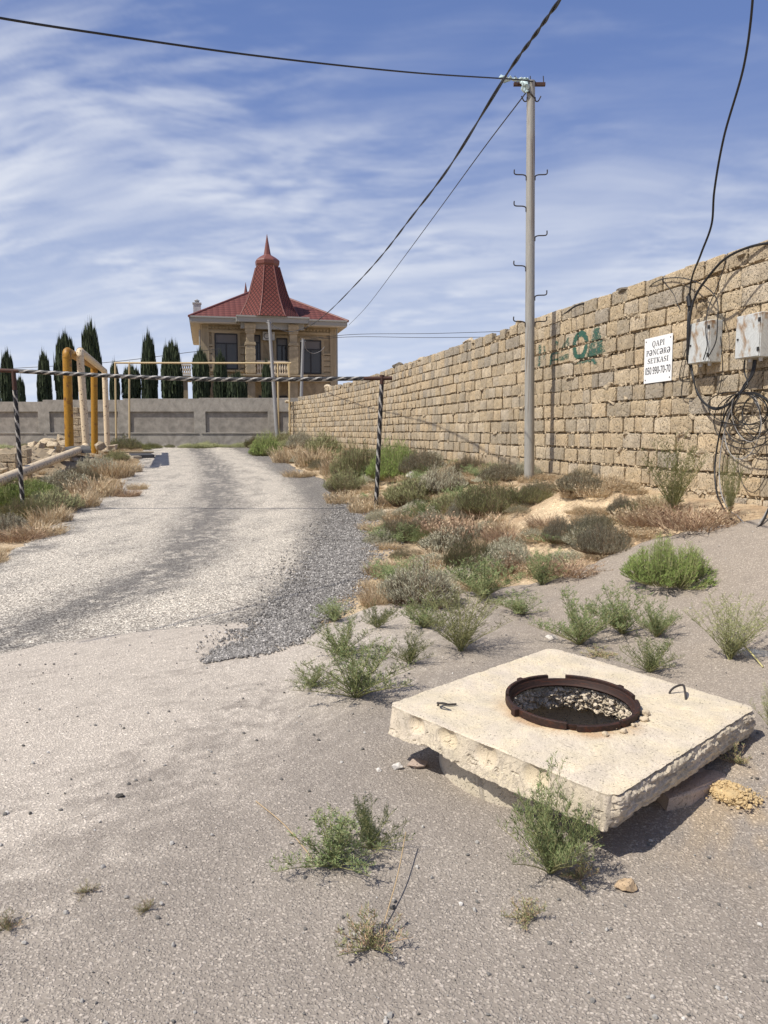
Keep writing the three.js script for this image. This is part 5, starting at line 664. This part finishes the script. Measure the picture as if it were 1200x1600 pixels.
// ---------------------------------------------------------------- weeds, bushes and dry grass
class Leaves { constructor() { this.p = []; this.c = []; this.i = []; this.n = 0; }
  blade(o, d, w, len, c, bend) { // narrow pointed leaf: two triangles
    const s = V(d.y - d.z, d.z - d.x, d.x - d.y).cross(d).normalize().multiplyScalar(w), m = o.clone().addScaledVector(d, len * 0.45), t = o.clone().addScaledVector(d, len); if (bend) t.y -= bend; this.p.push(o.x, o.y, o.z, m.x - s.x, m.y - s.y, m.z - s.z, t.x, t.y, t.z, m.x + s.x, m.y + s.y, m.z + s.z); for (let k = 0; k < 4; k++) this.c.push(...c); const n = this.n; this.i.push(n, n + 1, n + 2, n, n + 2, n + 3); this.n += 4; }
  stick(pts, r0, r1, c) { // three-sided tapering stalk
    const n0 = this.n; pts.forEach((q, k) => { const a = pts[Math.max(0, k - 1)], b = pts[Math.min(pts.length - 1, k + 1)], d = b.clone().sub(a).normalize(), u = V(d.z, 0.3, -d.x).cross(d).normalize(), v = d.clone().cross(u), r = lerp(r0, r1, k / (pts.length - 1)); for (let j = 0; j < 3; j++) { const t = j * TAU / 3; this.p.push(q.x + r * (u.x * Math.cos(t) + v.x * Math.sin(t)), q.y + r * (u.y * Math.cos(t) + v.y * Math.sin(t)), q.z + r * (u.z * Math.cos(t) + v.z * Math.sin(t))); this.c.push(...c); } this.n += 3; });
    for (let k = 0; k < pts.length - 1; k++) for (let j = 0; j < 3; j++) { const a = n0 + k * 3 + j, b = n0 + k * 3 + (j + 1) % 3; this.i.push(a, b, b + 3, a, b + 3, a + 3); } }
  geo() { const g = new THREE.BufferGeometry(); g.setAttribute('position', new THREE.Float32BufferAttribute(this.p, 3)); g.setAttribute('color', new THREE.Float32BufferAttribute(this.c, 3)); g.setIndex(this.i); g.computeVertexNormals(); return g; } }
const hue = (cs, R) => { const c = cs[Math.floor(R() * cs.length)], k = 0.7 + 0.6 * R(); return c.map((q) => q * k); };
const PAL = {
  green: [[0.165, 0.22, 0.08], [0.21, 0.255, 0.105], [0.125, 0.175, 0.065], [0.27, 0.29, 0.135]], bright: [[0.17, 0.235, 0.05], [0.225, 0.285, 0.075], [0.135, 0.19, 0.04]], grey: [[0.38, 0.355, 0.25], [0.31, 0.30, 0.20], [0.46, 0.43, 0.32], [0.25, 0.24, 0.16]], olive: [[0.29, 0.30, 0.13], [0.35, 0.345, 0.175], [0.22, 0.235, 0.105]],
  dry: [[0.53, 0.40, 0.24], [0.60, 0.48, 0.31], [0.43, 0.30, 0.18], [0.64, 0.53, 0.36]], red: [[0.38, 0.255, 0.165], [0.46, 0.32, 0.21], [0.31, 0.20, 0.13], [0.54, 0.41, 0.27]], stem: [[0.34, 0.33, 0.15], [0.26, 0.27, 0.11]], brown: [[0.17, 0.12, 0.075], [0.24, 0.175, 0.11]],
};
function fitUnit(S, F, qr, qh) { const r = [], y = []; for (let i = 0; i < F.n; i++) { r.push(Math.hypot(F.p[3 * i], F.p[3 * i + 2])); y.push(F.p[3 * i + 1]); } r.sort((a, b) => a - b); y.sort((a, b) => a - b); const kr = 1 / r[Math.floor(qr * r.length)], ky = 1 / y[Math.floor(qh * y.length)]; for (const q of [S, F]) for (let i = 0; i < q.n; i++) { q.p[3 * i] *= kr; q.p[3 * i + 1] *= ky; q.p[3 * i + 2] *= kr; } return { stem: S.geo(), foliage: F.geo() }; }
// an upright herb of unit height and unit radius: stalks from one root, side twigs, narrow leaves
function herb(seed, { stalks, spread, twigs, leaves, len, wid, pal, stem, curl = 0.5, r = 0.011, flat = 0, lobes = 0, dome = 1 }) {
  const R = rng(seed), S = new Leaves(), F = new Leaves();
  for (let i = 0; i < stalks; i++) {
    const a = lobes ? Math.floor(R() * lobes) / lobes * TAU + (R() - 0.5) * 0.9 + seed : R() * TAU, out = spread * Math.sqrt(R()), L = (0.72 + 0.28 * R()) * (1 - 0.25 * out), pts = [V((R() - 0.5) * 0.05, 0, (R() - 0.5) * 0.05)], n = 7, bx = (R() - 0.5) * 0.35, bz = (R() - 0.5) * 0.35;
    for (let k = 1; k <= n; k++) { const t = k / n; pts.push(V(Math.cos(a) * out * t ** (0.75 + 0.5 * curl) + bx * t * t * 0.5 + 0.03 * (R() - 0.5), L * (t ** (1 - 0.25 * out)) * (1 - 0.62 * flat * out) * (1 - 0.62 * dome * out * out), Math.sin(a) * out * t ** (0.75 + 0.5 * curl) + bz * t * t * 0.5 + 0.03 * (R() - 0.5))); }
    S.stick(pts, r, r * 0.35, hue(stem, R));
    const at = (t) => { const q = t * n, k = Math.min(n - 1, Math.floor(q)); return pts[k].clone().lerp(pts[k + 1], q - k); };
    for (let j = 0; j < twigs; j++) {
      const t = 0.06 + 0.92 * (j + R()) / twigs, o = at(t), ta = R() * TAU, up = 0.25 + 0.9 * R(), d = V(Math.cos(ta), up, Math.sin(ta)).normalize(), tl = (0.12 + 0.17 * R()) * (1.15 - 0.6 * t), e = o.clone().addScaledVector(d, tl); e.y = Math.max(e.y, 0.015);
      S.stick([o, o.clone().lerp(e, 0.5).add(V(0.01 * (R() - 0.5), 0.008, 0.01 * (R() - 0.5))), e], r * 0.42, r * 0.2, hue(stem, R));
      for (let q = 0; q < leaves; q++) { const w = R(), b = o.clone().lerp(e, 0.1 + 0.9 * w), la = R() * TAU, dd = V(Math.cos(la) * 0.9 + d.x * 0.7, 0.15 + 0.8 * R(), Math.sin(la) * 0.9 + d.z * 0.7).normalize(); F.blade(b, dd, wid * (0.7 + 0.6 * R()), len * (0.6 + 0.8 * R()), hue(pal, R), len * 0.1 * R()); }
    }
  }
  return fitUnit(S, F, 0.9, 0.97);
}
// a dense cushion of fine upright shoots
function cushion(seed, { shoots, leaves, len, wid, pal, stem, dome = 0.8, ragged = 0.22 }) {
  const R = rng(seed), S = new Leaves(), F = new Leaves();
  for (let i = 0; i < shoots; i++) {
    const a = R() * TAU, rr = Math.sqrt(R()), e = V(rr * Math.cos(a), (1 - dome * rr * rr * 0.72) * (1 - ragged * R()) * (0.86 + 0.22 * n2(Math.cos(a) * rr * 2 + seed, Math.sin(a) * rr * 2)), rr * Math.sin(a)), b = V(e.x * 0.62 + (R() - 0.5) * 0.1, 0, e.z * 0.62 + (R() - 0.5) * 0.1), m = b.clone().lerp(e, 0.5).add(V(e.x * 0.12, 0.02, e.z * 0.12));
    S.stick([b, m, e], 0.0085, 0.003, hue(stem, R));
    for (let q = 0; q < leaves; q++) { const t = 0.12 + 0.88 * R() ** 0.7, o = t < 0.5 ? b.clone().lerp(m, t * 2) : m.clone().lerp(e, t * 2 - 1), la = R() * TAU; F.blade(o, V(Math.cos(la) + e.x * 0.4, 0.5 + 0.9 * R(), Math.sin(la) + e.z * 0.4).normalize(), wid * (0.6 + 0.8 * R()), len * (0.6 + 0.8 * R()), hue(pal, R)); }
  }
  return { stem: S.geo(), foliage: F.geo() };
}
// a tussock of bent dry blades
function tussock(seed, { blades, pal, wid = 0.012, lean = 1 }) {
  const R = rng(seed), F = new Leaves();
  for (let i = 0; i < blades; i++) { const a = R() * TAU, rr = Math.sqrt(R()) * 0.85, o = V(rr * Math.cos(a), 0, rr * Math.sin(a)), da = a + (R() - 0.5) * 2.4, k = lean * (0.25 + 0.8 * R()), L = (0.25 + 0.75 * R() ** 1.5) * (1.15 - 0.55 * rr), e = o.clone().add(V(Math.cos(da) * k * L * 0.8, L * (1 - 0.35 * k * R()), Math.sin(da) * k * L * 0.8)), m = o.clone().lerp(e, 0.5).add(V(0, 0.10 * L, 0)); const c = hue(pal, R); F.stick([o, m, e], wid, wid * 0.25, c); if (R() < 0.3) for (let q = 0; q < 3; q++) F.blade(m.clone().lerp(e, R()), V(R() - 0.5, 0.6, R() - 0.5).normalize(), wid * 1.3, 0.10, c); }
  return { foliage: F.geo() };
}
const K = {
  feather: [1, 2, 3].map((s) => herb(100 + s, { stalks: 27, spread: 1.0, twigs: 16, leaves: 9, len: 0.062, wid: 0.0052, pal: PAL.green, stem: PAL.stem, r: 0.0085 })),
  dense: [1].map((s) => herb(110 + s, { stalks: 54, spread: 1.0, twigs: 17, leaves: 10, len: 0.058, wid: 0.0046, pal: PAL.green, stem: PAL.stem, r: 0.0075 })),
  lobed: [1, 2].map((s) => herb(120 + s, { stalks: 24, spread: 1.0, twigs: 14, leaves: 9, len: 0.07, wid: 0.0058, pal: PAL.green, stem: PAL.stem, flat: 0.45, lobes: 3, r: 0.009 })),
  tall: [1, 2].map((s) => herb(140 + s, { stalks: 34, spread: 0.8, twigs: 15, leaves: 8, len: 0.045, wid: 0.0038, pal: PAL.olive, stem: PAL.stem, r: 0.006, dome: 0.5 })),
  sprig: [1, 2, 3].map((s) => herb(160 + s, { stalks: 12, spread: 1.0, twigs: 9, leaves: 8, len: 0.11, wid: 0.011, pal: [...PAL.olive, PAL.red[0], PAL.dry[2]], stem: [...PAL.stem, PAL.red[1]], flat: 0.75, r: 0.016 })),
  green: [1, 2].map((s) => cushion(200 + s, { shoots: 620, leaves: 15, len: 0.085, wid: 0.0058, pal: PAL.bright, stem: PAL.stem, dome: 1.2, ragged: 0.3 })),
  grey: [1, 2, 3].map((s) => cushion(220 + s, { shoots: 520, leaves: 13, len: 0.10, wid: 0.0062, pal: PAL.grey, stem: PAL.brown, dome: 1.05, ragged: 0.3 })),
  olive: [1, 2].map((s) => cushion(240 + s, { shoots: 480, leaves: 13, len: 0.11, wid: 0.0065, pal: PAL.olive, stem: PAL.brown, ragged: 0.4 })),
  dry: [1, 2, 3].map((s) => tussock(260 + s, { blades: 700, pal: PAL.dry })), red: [1, 2, 3].map((s) => tussock(280 + s, { blades: 620, pal: PAL.red, lean: 1.3 })),
};
let vary = 0;
function plant(kind, x, yb, w, h, name, label, opt = {}) { // base pixel, width and height in pixels: measured on the photograph, placed on the ground
  const p = opt.D ? P(x, yb, opt.D) : G(x, yb); if (opt.D) p.y = H(p.x, opt.D); const k = -p.z / 1200, g = K[kind][(opt.v ?? vary++) % K[kind].length], o = thing(name, label, kind === 'dry' || kind === 'red' ? 'dry grass' : kind === 'grey' || kind === 'green' || kind === 'olive' ? 'bush' : 'weed', p.add(V(0, onApron(p) ? 0.018 : -0.01, 0)), opt.turn ?? vary * 2.4, opt.group);
  const s = V(w * k / 2, h * k * (opt.hk ?? 1), w * k / 2 * (opt.deep ?? 1)); for (const n of ['stem', 'foliage']) if (g[n]) { const m = part(o, n, g[n], n === 'stem' ? M.stalk : M.leafy); m.scale.copy(s); }
  return o;
}
const onApron = (p) => -p.z < seamD(p.x);
const F = 'weed', BU = 'bush', DG = 'dry_grass';
// -- around the slab and over the near asphalt
plant('dense', 860, 1374, 128, 142, F, 'big feathery green weed growing at the front edge of the manhole slab', { v: 0 }); plant('sprig', 905, 1384, 60, 40, F, 'short pale-stemmed sprig at the root of the weed before the slab', { v: 1 });
plant('lobed', 520, 1362, 140, 90, F, 'spreading green weed alone on the asphalt left of the slab front', { v: 0, turn: 1.2 }); plant('lobed', 580, 1335, 104, 78, F, 'smaller half of the spreading weed pair, nearer the slab', { v: 1, turn: 4.4 });
plant('sprig', 582, 1492, 112, 52, F, 'reddish-green sprig lowest in the picture, left of middle', { v: 0 }); plant('sprig', 824, 1446, 74, 34, F, 'thin flat sprig on the asphalt below the clod', { v: 2 });
plant('sprig', 135, 1405, 40, 22, F, 'tiny tuft at the left, between the edge tuft and another tuft', { v: 1 }); plant('sprig', 229, 1433, 34, 24, F, 'tiny tuft furthest right of three on the left asphalt', { v: 2 }); plant('sprig', 12, 1462, 54, 28, F, 'tiny tuft cut by the left edge of the picture', { v: 0 });
plant('feather', 555, 1096, 150, 84, F, 'wide green weed nearest the left corner of the slab', { v: 1 }); plant('feather', 490, 1078, 70, 34, F, 'pale low sprig at the far left of the weeds by the slab', { v: 2 });
plant('feather', 535, 1030, 88, 62, F, 'green weed beside the tip of the dark gravel', { v: 2 }); plant('feather', 525, 975, 60, 34, F, 'low green weed on the gravel edge behind another weed'); plant('feather', 590, 985, 60, 36, F, 'small green weed left of the tall-stemmed one behind the slab');
plant('feather', 640, 1042, 62, 54, F, 'small sparse weed between two larger ones left of the slab', { v: 0 }); plant('tall', 720, 1022, 140, 96, F, 'green weed with bare pale stalks behind the slab left edge', { v: 0 }); plant('feather', 662, 985, 76, 46, F, 'low green weed below the big grey bush');
plant('feather', 755, 938, 104, 58, F, 'green weed at the right end of the big grey bush', { v: 1 }); plant('feather', 846, 918, 56, 46, F, 'small round green weed at the sand edge behind the slab', { v: 0 }); plant('feather', 815, 964, 72, 36, F, 'small low green weed halfway between bush and slab');
plant('feather', 905, 1012, 110, 80, F, 'green weed just behind the far corner of the slab', { v: 2 }); plant('feather', 972, 995, 92, 74, F, 'sparser green weed in the row behind the slab', { v: 0 }); plant('feather', 1026, 1000, 66, 52, F, 'small weed at the right end of the row behind the slab', { v: 1 }); plant('feather', 1014, 1056, 76, 54, F, 'weed against the far right edge of the slab'); plant('sprig', 935, 1030, 50, 16, F, 'flat sprig behind the slab far corner');
plant('tall', 1140, 1036, 104, 98, F, 'yellowish weed with a bare pale stalk near the plastic bottle', { v: 1 }); plant('tall', 1206, 1150, 56, 66, F, 'weed at the right corner of the slab, cut by the picture edge', { v: 0 }); plant('sprig', 1150, 1200, 40, 34, F, 'small dark-leaved sprig beside the yellow heap', { v: 1 });
plant('green', 1044, 913, 180, 86, BU, 'bright dense green cushion bush on the asphalt at the right', { v: 0, deep: 0.75 });
// -- the bank below the wall
plant('grey', 655, 944, 168, 80, BU, 'largest grey-green cushion bush, at the corner of the gravel', { v: 0, deep: 0.8 }); plant('dry', 590, 944, 62, 40, DG, 'straw tuft at the left foot of the largest grey bush'); plant('grey', 876, 846, 64, 52, BU, 'small round grey bush left of its twin on the pale sand', { v: 1 }); plant('grey', 942, 862, 100, 58, BU, 'grey bush right of its twin, beside the bright green cushion', { v: 2 });
plant('grey', 974, 804, 54, 40, BU, 'small grey-brown bush at the right of the pale sand mound', { v: 1 }); plant('tall', 1052, 800, 130, 108, F, 'tall feathery green shrub against the wall below the sign', { v: 0, deep: 0.6 }); plant('tall', 1140, 806, 62, 90, F, 'thin green stalks growing between the shrub and the cables', { v: 1, deep: 0.6 }); plant('red', 1085, 822, 150, 44, DG, 'red-brown dry growth at the foot of the tall shrub', { v: 1 }); plant('red', 1010, 818, 80, 30, DG, 'reddish dry grass left of the tall shrub foot', { v: 0 });
plant('olive', 768, 803, 116, 66, BU, 'olive bush on the bank left of the metal pole', { v: 0 }); plant('olive', 832, 786, 70, 34, BU, 'small olive bush at the foot of the metal pole', { v: 1 }); plant('grey', 905, 768, 88, 40, BU, 'dry brownish bush against the wall right of the metal pole', { v: 2 }); plant('grey', 785, 750, 80, 36, BU, 'dry bush against the wall left of the metal pole', { v: 0 });
for (const [x, y, w, h, l] of [[735, 845, 120, 50, 'reddish dry grass patch in the middle of the bank'], [690, 830, 90, 40, 'reddish dry grass beside the bank patch nearest the road'], [795, 850, 90, 40, 'reddish dry grass left of the round grey bushes'], [820, 885, 90, 34, 'straw-red grass below the round grey bushes'], [890, 898, 110, 28, 'dry grass along the asphalt edge by the bright cushion'], [785, 895, 70, 40, 'straw grass behind the big grey bush right end'], [850, 825, 60, 30, 'thin reddish grass on the pale sand mound']]) plant(w > 100 ? 'red' : 'red', x, y, w, h, DG, l);
for (const [k, x, y, w, h, l] of [['olive', 735, 895, 90, 72, 'green-grey bush just behind the largest grey bush'], ['grey', 700, 860, 100, 44, 'grey bush in the middle of the bank above the largest one'], ['grey', 790, 872, 80, 44, 'grey bush in the reddish grass left of the twin bushes'], ['grey', 625, 842, 84, 48, 'grey bush at the road edge below the barrier post'], ['grey', 672, 830, 66, 46, 'grey bush beside the pale stone on the bank'], ['grey', 725, 812, 60, 46, 'grey bush left of the olive bush near the pole'], ['olive', 640, 790, 84, 60, 'green bush right of the barrier post foot'], ['grey', 690, 770, 90, 56, 'grey bush below the wall right of the barrier post'], ['grey', 735, 742, 70, 40, 'grey bush touching the wall midway to the pole'], ['olive', 700, 800, 60, 40, 'small green bush in the centre of the bank']]) plant(k, x, y, w, h, BU, l);
for (const [k, x, y, w, h, l, n] of [['green', 615, 748, 90, 74, 'tall green bush behind the right barrier post', BU], ['olive', 556, 752, 84, 80, 'green bush left of the right barrier post', BU], ['olive', 540, 770, 70, 48, 'grey-green bush at the road edge left of the barrier post', BU], ['grey', 660, 740, 80, 48, 'grey bush against the wall behind the barrier post', BU], ['olive', 505, 712, 60, 44, 'olive bush on the verge before the far wall stretch', BU], ['green', 416, 712, 56, 46, 'green bush at the far end of the right verge', BU], ['olive', 400, 700, 40, 24, 'low green bush beside the far end of the road', BU], ['olive', 442, 700, 46, 32, 'green bush right of the far end bush', BU], ['grey', 470, 702, 50, 36, 'greyish bush before the pale leaning slab', BU]]) plant(k, x, y, w, h, n, l);
for (const [x, y, w, h, l] of [[452, 722, 60, 34, 'straw grass on the far right verge nearest the bend'], [490, 728, 66, 44, 'straw grass around the white stone on the right verge'], [525, 742, 56, 36, 'straw grass left of the green bush by the barrier'], [536, 786, 60, 26, 'straw grass at the road edge before the barrier post'], [572, 800, 60, 34, 'straw grass round the right barrier post foot'], [470, 745, 60, 16, 'low straw grass spilling on the road edge'], [605, 790, 60, 30, 'straw grass right of the barrier post foot']]) plant('dry', x, y, w, h, DG, l);
// -- left verge
for (const [k, x, y, w, h, l] of [['green', 40, 775, 110, 34, 'green bush behind the left barrier post below the pipe'], ['green', -10, 790, 100, 44, 'green bush cut by the left edge below the pipe'], ['olive', 85, 800, 90, 50, 'olive bush right of the left barrier post'], ['olive', 40, 812, 80, 44, 'olive bush in front of the left barrier post'], ['grey', 100, 768, 90, 44, 'grey bush on the verge under the cream pipe'], ['grey', 150, 742, 80, 38, 'grey bush at the foot of the cream pipe'], ['grey', 125, 755, 70, 36, 'grey bush between the verge bushes under the pipe'], ['grey', 12, 832, 70, 40, 'brown-grey bush lowest on the left verge'], ['olive', 196, 704, 52, 28, 'dark green bush beside the far end of the road at left'], ['olive', 182, 722, 44, 24, 'small bush at the foot of the far cream pipe leg'], ['olive', 38, 690, 40, 22, 'green shrub among the rubble by the boundary wall']]) plant(k, x, y, w, h, BU, l);
for (const [x, y, w, h, l] of [[178, 745, 70, 36, 'straw grass along the road edge below the far pipe leg'], [150, 775, 90, 40, 'straw grass patch in the middle of the left verge'], [120, 792, 80, 36, 'straw grass right of the olive verge bush'], [80, 815, 70, 34, 'straw grass in front of the olive verge bush'], [204, 738, 40, 22, 'straw tuft at the bend of the left road edge'], [60, 836, 90, 26, 'thin straw grass lowest on the left verge'], [215, 765, 34, 14, 'lone dry tuft on the road edge at left']]) plant('dry', x, y, w, h, DG, l);
for (const [x, y, w, h, l] of [[200, 776, 40, 18, 'brown dry tuft beside the lone straw tuft'], [30, 842, 90, 22, 'brown dry growth at the bottom of the left verge']]) plant('red', x, y, w, h, DG, l);
// thin undergrowth at the foot of the boundary wall, too fine to count
{
  const R = rng(88), g = K.dry[0].foliage, N = 1150, im = shade(new THREE.InstancedMesh(K.olive[0].foliage, M.leafy, 90)), o = new THREE.Object3D(); let n = 0;
  while (n < 90) { const D = 40 + 3.6 * R(), X = -22 + 18 * R(); if (X > roadL(D) + 0.6 && X < roadR(D) && R() < 0.75 && D < 42.6) continue; const s = 0.25 + 0.3 * R(); o.position.set(X, H(X, D) - 0.02, -D); o.scale.set(s * 1.3, s * (0.5 + 0.6 * R()), s); o.rotation.y = R() * 6; o.updateMatrix(); im.setMatrixAt(n++, o.matrix); }
  im.name = 'undergrowth'; im.userData.kind = 'stuff'; im.computeBoundingSphere(); scene.add(tag(im, 'low scrubby undergrowth along the foot of the boundary wall', 'undergrowth'));
  const im2 = shade(new THREE.InstancedMesh(g, M.leafy, N)); n = 0; // dry litter and short grass over the verges
  while (n < N) { const D = 7 + 34 * R() ** 1.4, right = R() < 0.66, X = right ? roadR(D) + 0.15 + 3.4 * R() : roadL(D) - 0.1 - 3.5 * R() ** 1.3; if (wallDist(X, D) < 0.12 || D < seamD(X) + 0.15 || (D < 14 && fbm2(X * 0.9 - 3, D * 0.9 + 2, 3) < -0.12)) continue; const s = 0.09 + 0.12 * R(); o.position.set(X, H(X, D) - 0.015, -D); o.scale.set(s * 1.4, s * (0.5 + 0.7 * R()), s * 1.4); o.rotation.y = R() * 6; o.updateMatrix(); im2.setMatrixAt(n++, o.matrix); }
  im2.name = 'grass_litter'; im2.userData.kind = 'stuff'; im2.computeBoundingSphere(); scene.add(tag(im2, 'short straw grass and litter over both verges', 'dry grass'));
}
{ // tangled low scrub filling the bank between the bushes
  const R = rng(131), o = new THREE.Object3D();
  for (const [nm, geo, N, label] of [['scrub', K.grey[1].foliage, 75, 'tangled low grey scrub filling the bank between the bushes'], ['green_scrub', K.feather[1].foliage, 46, 'fine green shoots coming up between the bushes of the bank']]) {
    const im = shade(new THREE.InstancedMesh(geo, M.leafy, N)); let n = 0;
    while (n < N) { const D = 7.4 + 22 * R() ** 1.3, X = roadR(D) + 0.25 + 3.2 * R(); if (wallDist(X, D) < 0.1 || D < seamD(X) + 0.25 || (Math.hypot(X - 2.75, D - 9.8) < 1.0 && R() < 0.85)) continue; const s = 0.12 + 0.20 * R(); o.position.set(X, H(X, D) - 0.02, -D); o.scale.set(s * 1.2, s * (0.7 + 0.7 * R()), s * 1.2); o.rotation.y = R() * 6; o.updateMatrix(); im.setMatrixAt(n++, o.matrix); }
    im.name = nm; im.userData.kind = 'stuff'; im.computeBoundingSphere(); scene.add(tag(im, label, 'undergrowth'));
  }
}
// fallen straws on the asphalt
for (const [a, b, label] of [[[634, 1340], [596, 1470], 'long dry straw standing between the spreading weed and the reddish sprig'], [[400, 1262], [488, 1352], 'thin dry straw lying left of the spreading weed']]) { const A = G(...a).add(V(0, a[0] === 634 ? 0.1 : 0.03, 0)), B = G(...b).add(V(0, 0.028, 0)); single('dry_straw', label, 'straw', tube([A, A.clone().lerp(B, 0.5).add(V(0.01, 0.01, 0)), B], 0.0022, 30, 5), mat({ color: rgb(0.45, 0.33, 0.19) })); }
{ const a = G(1192, 1050).add(V(0, 0.03, 0)), b = G(1150, 1022).add(V(0, 0.1, 0)); single('pale_stalk', 'bare yellow stalk leaning from the weed toward the right picture edge', 'stalk', tube([a, a.clone().lerp(b, 0.5).add(V(0, 0.01, 0)), b], 0.005, 20, 6), mat({ color: rgb(0.5, 0.45, 0.2) })); }

renderer.render(scene, camera);
